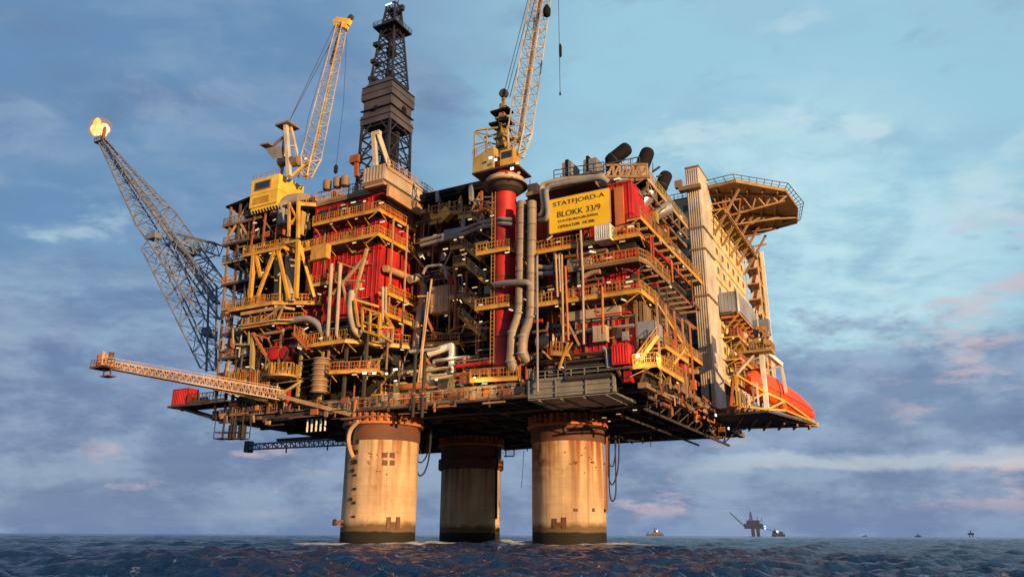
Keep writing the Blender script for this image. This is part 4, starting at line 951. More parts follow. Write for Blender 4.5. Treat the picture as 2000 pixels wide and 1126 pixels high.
part('winch', MB().lathe((b.x + 3.5, 2.4, a.z + 1), [(.6, -.8), (.6, .8)], 12, 'x').cbox((b.x + 3.5, 2.4, a.z + .4), (2.4, 1.2, .8)), 'dark', lg)
# dark engine skid in front of the right module
a = V(1104, 738, -1.5); b = V(1193, 684, -1.5)
sk = thing('engine_skid', 'dark green black engine skid beside the bright red container', 'machine', (a.x, -1.5, a.z - .5))
part('base', MB().box((a.x, -1.6, a.z - .5), (b.x, 3, a.z + .3)), 'dark', sk)
part('body', MB().box((a.x + .5, -1.0, a.z + .35), (b.x - 1.6, 2.5, b.z - .6)), 'black', sk)
for k in range(4): part('cooler_tube', MB().tube([(a.x + .2, -1.2, a.z + .9 + k * .9), (b.x - 1.2, -1.2, a.z + .9 + k * .9)], .2, 8), 'steel', sk)
pipe(sk, [(b.x - 1.4, -1.3, b.z + .6), (b.x - .8, -1.3, b.z + .2), (b.x - .6, -1.3, a.z + 1)], .4, 'grey')
part('frame', boxframe([(a.x, -1.5, a.z), (b.x, -1.5, a.z), (b.x, -1.5, b.z), (a.x, -1.5, b.z)], w=.25), 'steel', sk)
# jutting platform at the near corner with stairs and yellow railings
jp = thing('corner_platform', 'jutting grated platform with yellow rails at the near corner beside the red container', 'platform', (5, 2, 28))
z = V(1240, 717, -1).z
walkway(jp, [(5.0, -1.8, z), (8.8, -1.8, z), (8.8, 13, z)], [FR, SD], depth=4.4, lamps=1)
part('landing', MB().box((.4, -2.4, z - .35), (4.98, 4.2, z - .02)), 'grating', jp)
stair(jp, (8.4, 1, z + 5.2), (5.4, -1.6, z + .1), 1.5, (-.5, .8))
stair(jp, (8.6, 16, z + 6), (8.6, 5, z + .2), 1.5, (-1, 0))
for p_, q_ in (((7, -2, z - .4), (5, 1, DZ + 1)), ((2.5, -2, z - .4), (2.5, .5, DZ + 1.4)), ((8.6, 6, z - .4), (6, 6, DZ))): part('support', MB().bar(p_, q_, .4), 'brown', jp)
walkway(jp, [(8.6, 4, z + 4.2), (8.6, 18, z + 4.2)], [SD], depth=2.4)
for k in range(12):
    u, v, zz_ = rng.uniform(5.4, 8.2), rng.uniform(2, 22), rng.uniform(z, z + 5)
    if rng.random() < .4: part('vessel', MB().lathe((u, v, zz_), [(.2, 0), (.7, .2), (.7, 1.8), (.2, 2.1)], 12), rng.choice(['red', 'rust', 'yellow', 'tan']), jp)
    else: part('cabinet', MB().cbox((u, v, zz_ + .6), (1, rng.uniform(.8, 2), rng.uniform(.8, 2))), rng.choice(['red', 'orangerust', 'yellow', 'tan', 'rust']), jp)
a = U(1262, 655, 7.6)
part('blue_box', MB().box((4.8, 2, z + 5.4), (7.6, 6.5, z + 8.2)), 'bluegrey', jp)
for v in (2, 7, 12, 17, 22): part('post', MB().bar((8.2, v, DZ + 1), (8.2, v, 40), .3), rng.choice(['orangerust', 'tan', 'yellow']), jp)
add_lamp(jp, V(1246, 694, -2.2), .9, .9, m='flood')
# spare red drum rack below it
part('red_rack', MB().box((3.2, -1.4, 25.6), (4.4, .2, 28.2)), 'red', jp)

# ---------------------------------------------------------------- twin large pipes in front
def bigpipe(pts, r, label):
    t = thing('riser_pipe', label, 'pipe', pts[-1], 'twin grey riser pipes')
    part('pipe_run', MB().tube(bend(pts, 2.2, 8), r, 16), 'riser', t)
    for q in pts[1:-1]: part('flange', MB().lathe(q - vec(0, 0, .2), [(r + .02, 0), (r + .16, .02), (r + .16, .3), (r + .02, .32)], 16), 'grey', t)
    for k in range(7):
        c = pts[0].lerp(pts[1], (k + .5) / 7); part('clamp', MB().lathe(c, [(r + .01, 0), (r + .09, .02), (r + .09, .22), (r + .01, .24)], 16), 'brown', t)
    return t
bigpipe([V(1019, 394, -1.2), V(1015, 612, -1.2), V(1001, 648, -1.2), V(998, 705, -1.2), V(1004, 722, -.4)], .82, 'tall grey riser pipe next to the red crane column, nearer the column of the pair')
t = bigpipe([V(1039, 394, -1.5), V(1037, 620, -1.5), V(1022, 655, -1.5), V(1020, 690, -1.5), V(1032, 705, -.6)], .84, 'tall grey riser pipe beside the yellow sign, of the pair the one nearer the sign')
pipe(t, [V(965, 556, -1), V(1000, 551, -2.4), V(1030, 551, -2.4), V(1037, 556, -1.8)], .55, 'grey', 1.5, n=10)
pp = thing('slender_pole', 'thin vertical pole from deck to walkway right of the riser pipes', 'pole', V(1051, 765, -1.9)); part('shaft', MB().tube([V(1049, 500, -1.9), V(1050, 765, -1.9)], .2, 8), 'grey', pp)
part('cap', MB().lathe(V(1049, 500, -1.9), [(.2, 0), (.3, .1), (.3, .4), (.1, .5)], 8), 'steel', pp)
# grey pipe loop above the sign
pl = thing('pipe_loop', 'pair of grey pipes looping over the top of the yellow sign', 'pipe', V(1062, 440, -1))
pipe(pl, [V(1050, 432, .2), V(1068, 428, -.8), V(1071, 415, -1.0), V(1065, 366, -1.0), V(1100, 358, -1.0), V(1175, 346, -1.0), V(1188, 356, -.4)], .5, 'grey', 1.4, n=10)
pipe(pl, [V(1046, 422, .4), V(1058, 420, -.4), V(1062, 405, -.6), V(1056, 360, -.2), V(1100, 350, -.2), V(1180, 344, -.2)], .45, 'beige', 1.4, n=10)

# ---------------------------------------------------------------- pedestal crane (right) 
def ring(c, r0, r1, z0, z1, n=28): return MB().lathe((c[0], c[1], 0), [(r0, z0), (r1, z0 + .02), (r1, z1 - .02), (r0, z1)], n)
cb = V(986, 690, 1.5); ct_ = V(986, 345, 1.5); cu, cv = (cb.x + ct_.x) / 2, 1.5
kr = thing('pedestal_crane', 'yellow lattice boom crane on a thick red column, boom reaching out of the picture', 'crane', (cu, cv, 27.7))
zc0, zc1 = 29.5, V(986, 352, 1.5).z
part('column', MB().lathe((cu, cv, 0), [(1.95, zc0), (1.95, V(986, 620, 1.5).z), (2.1, V(986, 610, 1.5).z), (2.1, zc1 - 2), (2.5, zc1)], 32), 'red', kr)
zk = V(986, 382, 1.5).z; zk2 = V(986, 340, 1.5).z
part('turret_ring', MB().lathe((cu, cv, 0), [(2.3, zk + .1), (3.3, zk + .9), (3.45, zk + 2.2), (3.5, zk + 2.3), (3.5, zk + 3.1), (2.4, zk + 3.2)], 32), 'dark', kr)
part('ring_band', ring((cu, cv), 3.51, 3.7, zk + 2.3, zk + 3.1, 32), 'beige', kr)
part('ring_band', ring((cu, cv), 2.11, 2.25, 47, 47.4), 'collar', kr)
part('drum_base', MB().lathe((cu, cv, 0), [(2.4, zk + 3.2), (2.4, zk2 + 2.6)], 28), 'red', kr)
lad = MB()
for s_ in (-.35, .35): lad.bar((cu - 1.2 + s_, cv - 2.3, 31), (cu - 1.2 + s_, cv - 2.3, zk), .1)
for k in range(44): lad.bar((cu - 1.55, cv - 2.3, 31.5 + k * (zk - 32) / 44), (cu - .85, cv - 2.3, 31.5 + k * (zk - 32) / 44), .09)
part('ladder', lad, 'rail', kr)
for z_ in (36, 41, 52, 58): part('ring_band', ring((cu, cv), 2.11, 2.2, z_, z_ + .25), 'collar', kr)
part('ring_walk', ring((cu, cv), 3.6, 4.3, zk + 1.7, zk + 1.95, 28), 'brown', kr)
for y in (497, 604):
    z = V(986, y, 1.5).z
    walkway(kr, [(cu - 4.5, cv - 2.9, z), (cu + 2.2, cv - 2.9, z), (cu + 3.0, cv + 1, z)], [FR, (-1, 0)], depth=1.0, lamps=2, h=1.7, brackets=False)
# house, cab and gantry
zh = V(975, 334, 0).z
hl = V(928, 340, -.5); hr = V(960, 330, -.5)
part('house_floor', MB().box((cu - 5.6, cv - 3.2, zh - .3), (cu + 4.0, cv + 3.2, zh)), 'steel', kr)
part('house', MB().hexa([(cu - 5.6, cv - 3, zh), (cu - 1.0, cv - 3, zh + .2), (cu - 1.0, cv + 2, zh + .2), (cu - 5.6, cv + 2, zh), (cu - 5.6, cv - 3, zh + 3.2), (cu - 1.0, cv - 3, zh + 4.8), (cu - 1.0, cv + 2, zh + 4.8), (cu - 5.6, cv + 2, zh + 3.2)]), 'olive', kr)
part('cab', MB().box((cu + .6, cv - 3.2, zh + .02), (cu + 3.4, cv - .4, zh + 3.2)), 'yellow', kr)
part('cab_window', MB().box((cu + .9, cv - 3.28, zh + 1.4), (cu + 3.1, cv - 3.22, zh + 2.8)), 'glass', kr)
mast_top = V(976, 208, 1)
mt = vec(cu - .8, cv, mast_top.z)
part('mast', MB().hexa([(cu - 1.9, cv - 1.2, zh), (cu + 1.2, cv - 1.2, zh), (cu + 1.2, cv + 1.2, zh), (cu - 1.9, cv + 1.2, zh), (cu - 1.6, cv - .6, mt.z - 4), (cu + .2, cv - .6, mt.z - 4), (cu + .2, cv + .6, mt.z - 4), (cu - 1.6, cv + .6, mt.z - 4)]), 'olive', kr)
for k in range(5):
    z = zh + 3 + k * 2.2; part('mast_ring', MB().box((cu - 2.3 + k * .1, cv - 1.5 + k * .1, z), (cu + 1.5 - k * .2, cv + 1.5 - k * .1, z + .3)), 'dark' if k % 2 else 'olive', kr)
part('mast_platform', MB().box((cu - 3.1, cv - 1.4, mt.z - 4), (cu + 1.3, cv + 1.4, mt.z - 3.6)), 'black', kr)
part('mast_platform', MB().box((cu - 2.9, cv - 1.2, mt.z - 1.3), (cu + 1.1, cv + 1.2, mt.z - .9)), 'black', kr)
part('mast_head', MB().bar((cu - .9, cv, mt.z - 3.6), (cu - .6, cv, mt.z + .6), 1.1), 'olive', kr)
sh = V(984, 183, 1)
part('sheave', MB().lathe(sh, [(.3, -.5), (.9, -.45), (.9, .45), (.3, .5)], 16, 'y'), 'steel', kr)
part('gantry_strut', MB().bar((cu - .6, cv, mt.z), sh, .6), 'olive', kr); part('gantry_strut', MB().bar((cu - 5.4, cv - 2.4, zh + 9.6), (cu - 1, cv - 1, mt.z - 5), .35), 'olive', kr); part('gantry_strut', MB().bar((cu - 5.4, cv + 1, zh + 9.6), (cu - 1, cv + 1, mt.z - 5), .3), 'olive', kr)
mb = MB()
for v in (cv - 2.8, cv + 1.8):
    for u in (cu - 5.4, cu - 2.6): mb.bar((u, v, zh + 3), (u, v, zh + 9), .25)
    mb.bar((cu - 5.4, v, zh + 9), (cu - 1.2, v, zh + 7), .25); mb.bar((cu - 5.4, v, zh + 6.2), (cu - 2.6, v, zh + 6.2), .2); mb.bar((cu - 5.4, v, zh + 9), (cu - 2.6, v, zh + 6), .2)
part('gantry_frame', mb, 'olive', kr)
part('railing', rails(MB(), [(cu - 5.6, cv - 3.2, zh + 3.4), (cu - 1.4, cv - 3.2, zh + 4.2)], 1.4, 1.2, .1, .6, False), 'tan', kr)
fb = V(1008, 305, .5); tb = V(1082, -175, .5)
dirb = (tb - fb).normalized()
mb = MB(); lattice(mb, fb, fb.lerp(tb, .1), 1.0, 1.8, 3, .3, .16, side=(0, 1, 0)); lattice(mb, fb.lerp(tb, .1), tb, 1.7, 1.35, 24, .2, .09, side=(0, 1, 0))
part('boom', mb, 'craneboom', kr)
part('boom_walk', MB().bar(fb.lerp(tb, .05), tb, .35, .5), 'brown', kr)
part('boom_foot', MB().bar((cu + .5, cv, zh), fb + vec(0, 0, 1), .8).bar((cu - .5, cv - 1.4, zh + 8), fb.lerp(tb, .06), .4).bar((cu + 2.2, cv - 1.6, zh), (cu - .8, cv - 1, zh + 11), .45).bar((cu + 2.4, cv + 1.6, zh), (cu - .8, cv + 1, zh + 11), .45), 'yellow', kr)
part('hook_block', MB().lathe(V(1068, 22, .2), [(.2, -1.4), (.7, -1), (.8, .4), (.3, 1.4)], 12), 'black', kr)
for dx in (0, 4, 9): part('pendant_rope', MB().tube([sh + vec(dx * .04, .2 * dx, 0), V(1062 + dx * 1.5, -120, .5)], .07, 6), 'steel', kr)
pk = V(1094, 183, -.5)
part('hoist_rope', MB().tube([tb, vec(pk.x, -.5, tb.z + 1), pk], .06, 6), 'rubber', kr)
part('hook', MB().lathe(V(1094.5, 98, -.5), [(.1, -1.6), (.28, -1.2), (.28, .8), (.1, 1.4)], 10).lathe(pk, [(.08, -.4), (.2, -.2), (.1, .4)], 8), 'black', kr)
for px, py in ((1000, 329), (1013, 338), (968, 312), (958, 308), (1010, 318)): add_lamp(kr, V(px, py, -2.4), .7, .7, m='lampcool' if px < 1005 else 'lamp')
for k in range(12): part('winch_gear', MB().cbox((cu + rng.uniform(-.5, 3.8), cv + rng.uniform(-2.6, -1), zh + rng.uniform(.3, 3.4)), (rng.uniform(.4, 1.2), rng.uniform(.4, 1), rng.uniform(.3, 1.0))), rng.choice(['yellow', 'olive', 'rust', 'steel', 'tan']), kr)

# ---------------------------------------------------------------- crane with the yellow cab (left)
a = V(487, 400, -.5); b = V(540, 396, -.5); ztop = V(541, 340, -.5).z
kl = thing('deck_crane', 'yellow crane with a big boxy cab and raised lattice boom, left of the derrick', 'crane', (b.x - 2, 2, 72.8))
u0, u1, zc = a.x, b.x, b.z
v1 = 7.5
mb = MB().hexa([(u0, -.5, zc + 1.4), (u1, -.5, zc), (u1, v1, zc), (u0, v1, zc + 1.4), (u0, -.5, ztop), (u1, -.5, ztop), (u1, v1, ztop), (u0, v1, ztop)])
mb = MB().box((u0, -.5, zc + .3), (u1, v1, ztop)); mb.box((u0 - .12, -.62, zc + 3.4), (u1 + .12, v1 + .1, zc + 3.7)).box((u0 + .3, -.2, zc - .4), (u1 - .3, v1 - .3, zc + .29))
part('cab', mb, 'cabyellow', kl)
part('cab_window', MB().box((u0 + 1.4, -.72, zc + 4.4), (u1 - 2.3, -.52, ztop - .9)), 'brown', kl)
part('window_pane', MB().box((u0 + 1.7, -.78, zc + 4.6), (u1 - 2.6, -.73, ztop - 1.1)), 'glass', kl)
part('cab_louvre', (lambda m: ([m.box((u0 + 1.2, -.7, zc + 1.0 + k * .45), (u1 - 2.4, -.52, zc + 1.2 + k * .45)) for k in range(4)], m)[1])(MB()), 'yellow', kl)
part('railing', rails(MB(), [(u0 + .1, 4, ztop), (u0 + .1, -.4, ztop), (u1 - .1, -.4, ztop)], 1.2, 1.6, .09, 0, False), 'tan', kl)
part('pedestal', MB().lathe((u1 - 2, 3, 0), [(2.4, 72), (2.4, zc - .6), (3, zc - .4)], 24), 'grey', kl)
part('slew_skirt', (lambda m: ([m.bar((u0 + .5 + k * .9, -.3, zc - .3), (u0 + .9 + k * .9, -.1, zc - 1.2), .2) for k in range(11)], m)[1])(MB()), 'olive', kl)
tp = V(560, 246, 2); f1, f2_ = V(564, 345, 1), V(590, 345, 6)
part('mast', MB().bar(V(565, 345, 0), tp + vec(.3, -.6, 0), .9).bar(V(587, 330, 2), tp + vec(.6, .6, 0), .6).bar(V(549, 340, 3), tp + vec(-.8, .6, 0), .7).bar(V(550, 310, 1), V(582, 310, 2), .4).bar(V(556, 285, 1), V(576, 285, 2), .3), 'craneboom', kl)
part('mast_platform', MB().hexa([tp + vec(-2.2, -1.6, -.2), tp + vec(2.0, -1.6, -.2), tp + vec(2.0, 2.4, -.2), tp + vec(-2.2, 2.4, -.2), tp + vec(-2.2, -1.6, .25), tp + vec(2.0, -1.6, .25), tp + vec(2.0, 2.4, .25), tp + vec(-2.2, 2.4, .25)]), 'brown', kl)
part('mast_head', MB().lathe(tp + vec(0, .3, .3), [(.9, 0), (.9, .8), (.3, 1.1)], 12), 'craneboom', kl)
w0, w1 = V(517, 290, 1), V(549, 300, 1)
part('winch_cabin', MB().hexa([V(533, 311, 0), V(552, 308, 0), V(552, 308, 3), V(533, 311, 3), V(517, 290, 0), V(549, 284, 0), V(549, 284, 3), V(517, 290, 3)]), 'grey', kl)
part('winch_roof', MB().bar(V(517, 288, 1.5), V(534, 285, 1.5), 3.2, .3).bar(V(534, 285, 1.5), V(552, 268, 1.5), .5, .5), 'brown', kl)
for px in (553, 566, 578): part('winch_drum', MB().lathe(V(px, 316, 1.2), [(.5, -1), (1.1, -.95), (1.1, .95), (.5, 1)], 14, 'x'), rng.choice(['steel', 'brown']), kl)
bf, bt = V(599, 345, 3), V(668, 48, 3)
mb = MB(); lattice(mb, bf, bf.lerp(bt, .12), .8, 1.6, 3, .26, .14, side=(0, 1, 0)); lattice(mb, bf.lerp(bt, .12), bt, 1.6, .9, 20, .18, .085, side=(0, 1, 0))
part('boom', mb, 'craneboom', kl)
part('boom_pipe', MB().bar(bf.lerp(bt, .1) + vec(.8, 0, 0), bt, .35), 'olive', kl)
part('boom_pipe', MB().bar(bf.lerp(bt, .72) + vec(-.6, 0, .6), bt, .5), 'collar', kl)
part('boom_head', MB().bar(V(660, 52, 3), V(657, 38, 3), .9, 1.6).bar(V(672, 56, 3), V(678, 42, 3), 1.2, 1.6).bar(V(657, 40, 3), V(684, 44, 3), 1.0, 1.4), 'cabyellow', kl)
part('sheave', MB().lathe(V(685, 35, 3), [(.2, -.35), (.8, -.3), (.8, .3), (.2, .35)], 12, 'y'), 'steel', kl)
part('boom_foot', MB().bar(V(570, 345, 1), V(605, 312, 3), .6).bar(V(582, 346, 3), V(606, 310, 5), .4).bar(V(598, 350, 3), V(604, 310, 3), .5), 'yellow', kl)
for dx in (0, 7): part('pendant_rope', MB().tube([tp + vec(.2, .3, 1), V(656 + dx, 45 + dx, 3)], .07, 6), 'steel', kl)
part('pendant_rope', MB().tube([V(590, 300, 3), V(602, 230, 3), V(655, 50, 3)], .05, 5), 'steel', kl)
part('hoist_rope', MB().tube([V(678, 50, 3), V(671, 200, 3), V(655, 335, 3)], .05, 5), 'rubber', kl)
part('hook', MB().lathe(V(656, 330, 3), [(.1, -1.2), (.45, -.8), (.45, .6), (.1, 1.2)], 10), 'black', kl)
add_lamp(kl, V(597, 310, 0), 1.4, .5)

# ---------------------------------------------------------------- derrick
DV = 13.0
dc = V(750, 335, DV); zd = lambda y, x=752: V(x, y, DV).z
dk = thing('drilling_derrick', 'dark lattice drilling derrick with a grey windwall box half way up', 'derrick', (dc.x, DV, 75))
D0 = vec(dc.x, DV, 74.0); z2, z3 = zd(255), zd(178); ztp, zcr = zd(12, 768), zd(62, 762)
ctr = lambda z: vec(dc.x + (z - 74) * .0, DV, z)
def frame(mb, z0, z1, h0, h1, n, r, x=True):
    rs_ = []
    for i in range(n + 1):
        t = i / n; z = z0 + (z1 - z0) * t; h = h0 + (h1 - h0) * t; rs_.append([ctr(z) + vec(a * h, b * h, 0) for a, b in ((-1, -1), (1, -1), (1, 1), (-1, 1))])
    for k in range(4): mb.bar(rs_[0][k], rs_[-1][k], r * 1.5)
    for i in range(n + 1):
        for k in range(4):
            k2 = (k + 1) % 4; mb.bar(rs_[i][k], rs_[i][k2], r)
            if i < n:
                m_ = (rs_[i + 1][k] + rs_[i + 1][k2]) / 2
                mb.bar(rs_[i][k], m_, r * .8); mb.bar(rs_[i][k2], m_, r * .8)
                mm_ = (rs_[i][k].lerp(rs_[i + 1][k], .5)); mb.bar(mm_, rs_[i][k2].lerp(rs_[i + 1][k2], .5), r * .6)
    return mb
part('substructure', frame(MB(), 74, z2 + 2, 4.3, 4.0, 4, .34), 'derrick', dk)
part('pipe_rack', MB().box((dc.x - 1.6, DV + 1.2, 74), (dc.x + 2.2, DV + 2.4, z2 + 1)).box((dc.x + 1.5, DV - 2.4, 74), (dc.x + 2.6, DV - 1.6, z2)), 'derrick', dk)
for k in range(7): part('drill_pipe', MB().tube([(dc.x - 1.5 + k * .55, DV - 1.6, 75), (dc.x - 1.5 + k * .55, DV - 1.6, z2 + 1)], .14, 6), 'steel', dk)
zm = zd(213)
zl = zd(236)
part('windwall', MB().box((dc.x - 4.4, DV - 4.4, z2), (dc.x + 4.4, DV + 4.4, zl - .3)), 'windwall', dk)
part('windwall', MB().box((dc.x - 4.0, DV - 4.0, zl - .29), (dc.x + 4.0, DV + 4.0, zm + .6)), 'windwall', dk)
mb = MB().box((dc.x - 4.5, DV - 4.5, zm + .61), (dc.x + 4.5, DV + 4.5, z3 - 1.4))
h = 4.5
mb.hexa([(dc.x - h, DV - h, z3 - 1.39), (dc.x + h, DV - h, z3 - 1.39), (dc.x + h, DV + h, z3 - 1.39), (dc.x - h, DV + h, z3 - 1.39), (dc.x - 3, DV - 3.4, z3 + 1.0), (dc.x + 3, DV - 3.4, z3 + 1.0), (dc.x + 3, DV + 3.4, z3 + 1.0), (dc.x - 3, DV + 3.4, z3 + 1.0)])
part('windwall', mb, 'windwall', dk)
for sgn in (0, 1):
    q = MB()
    for z in (z2 + 1.4, zl + 1.0, zm + 2.2, zm + 4.0): 
        q.box((dc.x - 4.5, DV - 4.6, z), (dc.x + 4.5, DV - 4.0, z + .14)) if not sgn else q.box((dc.x + 4.0, DV - 4.5, z), (dc.x + 4.6, DV + 4.5, z + .14))
    part('seam_strip', q, 'derrick', dk)
for x, y in ((733, 210), (790, 214)): part('opening', MB().cbox(V(x, y, DV - 4.5), (1.0, .25, 1.0)) if x < 760 else MB().cbox(U(x, y, dc.x + 4.5), (.25, 1.2, 1.4)), 'black', dk)
part('tower', frame(MB(), z3 + .9, zcr, 3.3, 1.9, 6, .24), 'derrick', dk)
for k in range(3):
    z = z3 + 2 + k * (zcr - z3) / 3.6; part('landing', MB().box((dc.x - 3.9 + k * .4, DV - 3.4, z), (dc.x - 2.4 + k * .3, DV - 1, z + .9)), 'derrick', dk)
part('guide_rail', MB().bar((dc.x - .7, DV, z3), (dc.x - .7, DV, zcr), .5).bar((dc.x + .7, DV, z3), (dc.x + .7, DV, zcr), .4).bar((dc.x, DV - 1, z3), (dc.x, DV - 1, zcr), .3), 'derrick', dk)
for k in range(3): part('travelling_block', MB().cbox((dc.x, DV, z3 + 4 + k * 6.5), (1.8, 1.4, 2.2)), 'black', dk)
part('crown_platform', MB().box((dc.x - 3.4, DV - 3.4, zcr - .2), (dc.x + 3.4, DV + 3.4, zcr + .25)), 'derrick', dk)
part('railing', rails(MB(), [(dc.x - 3.4, DV + 3.4, zcr), (dc.x - 3.4, DV - 3.4, zcr), (dc.x + 3.4, DV - 3.4, zcr), (dc.x + 3.4, DV + 3.4, zcr)], 1.2, 1.4, .1, 0, False), 'steel', dk)
mb = frame(MB(), zcr + .2, ztp, 1.9, 1.2, 2, .26)
part('crown_frame', mb, 'derrick', dk)
part('crown_block', MB().cbox((dc.x + .2, DV, ztp - 2.2), (2.4, 2.0, 1.0)), 'black', dk); part('aerial', MB().bar((dc.x + 1, DV, ztp), (dc.x + 1.6, DV, ztp + 2.4), .2), 'steel', dk)
add_lamp(dk, vec(dc.x, DV - 2.1, ztp - 1.0), 2.0, .5, m='lampcool')
part('crown_arm', MB().bar((dc.x + 1.6, DV, ztp - 2.6), (dc.x + 3.0, DV, ztp - 2.4), .3).cbox((dc.x + 2.6, DV, ztp - 1.6), (.9, .9, 1.4)), 'derrick', dk)
part('railing', rails(MB(), [(dc.x - 5, DV - 4.6, 76.5), (dc.x + 5, DV - 4.6, 76.5), (dc.x + 5, DV + 4, 76.5)], 1.5, 1.6, .14, .6), 'steel', dk)
part('doghouse', MB().box((dc.x + 2.4, DV - 4.4, 74.2), (dc.x + 5.0, DV + 3, 79.5)), 'derrick', dk)

# ---------------------------------------------------------------- ribbed tower, living quarters, helideck
tw = thing('ribbed_tower', 'tall pale ribbed service tower standing in front of the living quarters', 'tower', (6.5, 44, 26.5))
zt = 80.6
mb = MB().box((5.0, 39.8, 27), (8.0, 48.5, zt)); ribbed(mb, (5.05, 39.8), (7.95, 39.8), 27.2, zt - .3, (0, -1), .5, .16, .22); ribbed(mb, (8.0, 40), (8.0, 48.3), 55, zt - .3, (1, 0), 1.0, .07, .3)
part('shaft', mb, 'cladding', tw)
part('cap', MB().box((4.9, 39.6, zt + .01), (8.1, 48.6, zt + .4)), 'brown', tw)
for z in (61.0, 50.5, 66): part('clamp_band', MB().box((4.7, 39.45, z), (8.3, 39.62, z + .4)).box((8.12, 39.63, z), (8.3, 48, z + .4)), 'brown', tw)
part('ledge', MB().box((3.6, 38.2, 75.0), (8.4, 39.6, 75.9)).box((2.8, 38.2, 75.9), (4.4, 39.4, 77.6)), 'brown', tw)
for v in (39.7, 40.6): part('foot_post', MB().bar((6.9, v, 25.5), (6.9, v, 33), .35), 'dark', tw)

lq = thing('living_quarters', 'tall cream living quarters block with rows of windows beneath the helideck', 'building', (0, 66, 27.7))
part('block', MB().box((-12, 46, 34), (7.6, 84, 76.4)), 'quarters', lq)
part('undercroft_shade', MB().box((-11, 49, 27.7), (5, 82, 33.9)), 'black', lq)  # solid black block painted as the shade of the open void
# front panels and side panels, set proud of the block
nz_ = 9
for i in range(nz_):
    z0_ = 34.4 + i * 4.65
    part('front_panel', MB().box((-11.8, 45.8, z0_), (7.4, 45.97, z0_ + 4.1)), 'quarters', lq)
    for k in range(4):
        u = -7.8 + k * 3.4; f = part('window', MB().box((u, 45.66, z0_ + 1.5), (u + 1.2, 45.79, z0_ + 2.9)), 'brown', lq); part('pane', MB().box((u + .15, 45.6, z0_ + 1.65), (u + 1.05, 45.655, z0_ + 2.75)), 'glass', f)
    for k in range(6):
        v = 49.3 + k * 5.6; mb = MB().box((7.63, v, z0_ + .05), (7.82, v + 5.2, z0_ + 4.35)); part('side_panel', mb, 'cream', lq)
        f = part('window', MB().box((7.83, v + 1.7, z0_ + 1.5), (7.98, v + 3.3, z0_ + 3.0)), 'tan', lq); part('pane', MB().box((7.985, v + 1.9, z0_ + 1.7), (8.03, v + 3.1, z0_ + 2.8)), 'glass', f)
for px, py in ((1297, 425), (1329, 424), (1352, 423), (1330, 453), (1353, 454), (1356, 485)): part('lamp', MB().lathe(V(px, py, 45.3), [(.2, -.3), (.42, -.2), (.42, .2), (.2, .3)], 10, 'y'), 'lampcool', lq)
part('roof_rail', rails(MB(), [(-12, 46.2, 76.4), (4.5, 46.2, 76.4)], 1.6, 2, .14, .9), 'steel', lq)
part('side_annex', MB().box((3.2, 38.5, 34), (4.95, 45.5, 39)), 'beige', lq)
# open stair tower with lit landings at the far end
st2 = thing('stair_tower', 'narrow outside stair tower with stacked landings at the far end of the quarters', 'stair tower', (9, 86, 40))
for k in range(9):
    z = 40 + k * 4.3; part('landing', MB().box((7.9, 84.3, z), (11.4, 89.5, z + .35)), 'tan', st2)
    part('railing', rails(MB(), [(11.3, 84.4, z + .35), (11.3, 89.4, z + .35)], 1.3, 1.5, .13, .7), 'orangerust', st2)
    if k < 8: part('flight', MB().bar((9.6, 84.8, z + .3), (9.6, 89, z + 4.2), .9, .3), 'rust', st2)
for u, v in ((8.0, 84.4), (11.4, 84.4), (11.4, 89.5)): part('post', MB().bar((u, v, 38), (u, v, 76), .3), 'cream', st2)
part('back_wall', MB().box((7.9, 89.6, 38), (12.2, 90.2, 76.5)), 'white', st2)

hz_ = 78.6
hp = [Zp(x, y, hz_) for x, y in ((1384, 366), (1436, 354), (1533, 372), (1557, 405), (1556, 434), (1520, 444), (1461, 461), (1405, 447))]
hd = thing('helideck', 'octagonal helideck on brown trusses jutting out beside the ribbed tower', 'helideck', (14, 62, 74))
part('deck_plate', MB().plate([(p.x, p.y) for p in hp], hz_, hz_ + .5), 'heli_bounce', hd)
cen = sum(hp, vec(0, 0, 0)) / len(hp)
mb = MB(); net = MB()
for i in range(len(hp)):
    p, q = hp[i], hp[(i + 1) % len(hp)]; mb.bar(p + vec(0, 0, .1), q + vec(0, 0, .1), .35, .8)
    if i == 7: continue
    n = max(2, int((q - p).length / 1.8)); po = p + (p - cen).normalized() * 1.6 + vec(0, 0, 1.1); qo = q + (q - cen).normalized() * 1.6 + vec(0, 0, 1.1)
    net.bar(po, qo, .14); net.bar(p.lerp(po, .55), q.lerp(qo, .55), .09)
    for k in range(n + 1): net.bar(p.lerp(q, k / n) + vec(0, 0, .3), po.lerp(qo, k / n), .12)
part('edge_beam', mb, 'heli_bounce', hd); part('safety_net', net, 'steel', hd)
def truss(pts_top, pts_bot, m, n, r=.38):
    mb = MB(); a, b = pts_top; c, d = pts_bot; mb.bar(a, b, r); mb.bar(c, d, r)
    for i in range(n):
        t0, t1, tm = i / n, (i + 1) / n, (i + .5) / n; mb.bar(a.lerp(b, t0), c.lerp(d, tm), r * .75); mb.bar(c.lerp(d, tm), a.lerp(b, t1), r * .75)
    return part('truss', mb, m, hd)
dn = vec(0, 0, -.3)
truss((hp[0].lerp(hp[7], .12) + dn, hp[2].lerp(hp[4], .12) + dn), (Zp(1406, 426, 74.6), Zp(1533, 392, 76.8)), 'tan', 5, .42)
truss((hp[0].lerp(hp[7], .55) + dn, hp[3].lerp(hp[4], .6) + dn), (Zp(1411, 442, 74.6), Zp(1522, 426, 76.8)), 'heli_bounce', 5, .42)
truss((hp[7] + dn, hp[5] + dn), (Zp(1420, 458, 75), Zp(1510, 446, 77)), 'brown', 5, .35)
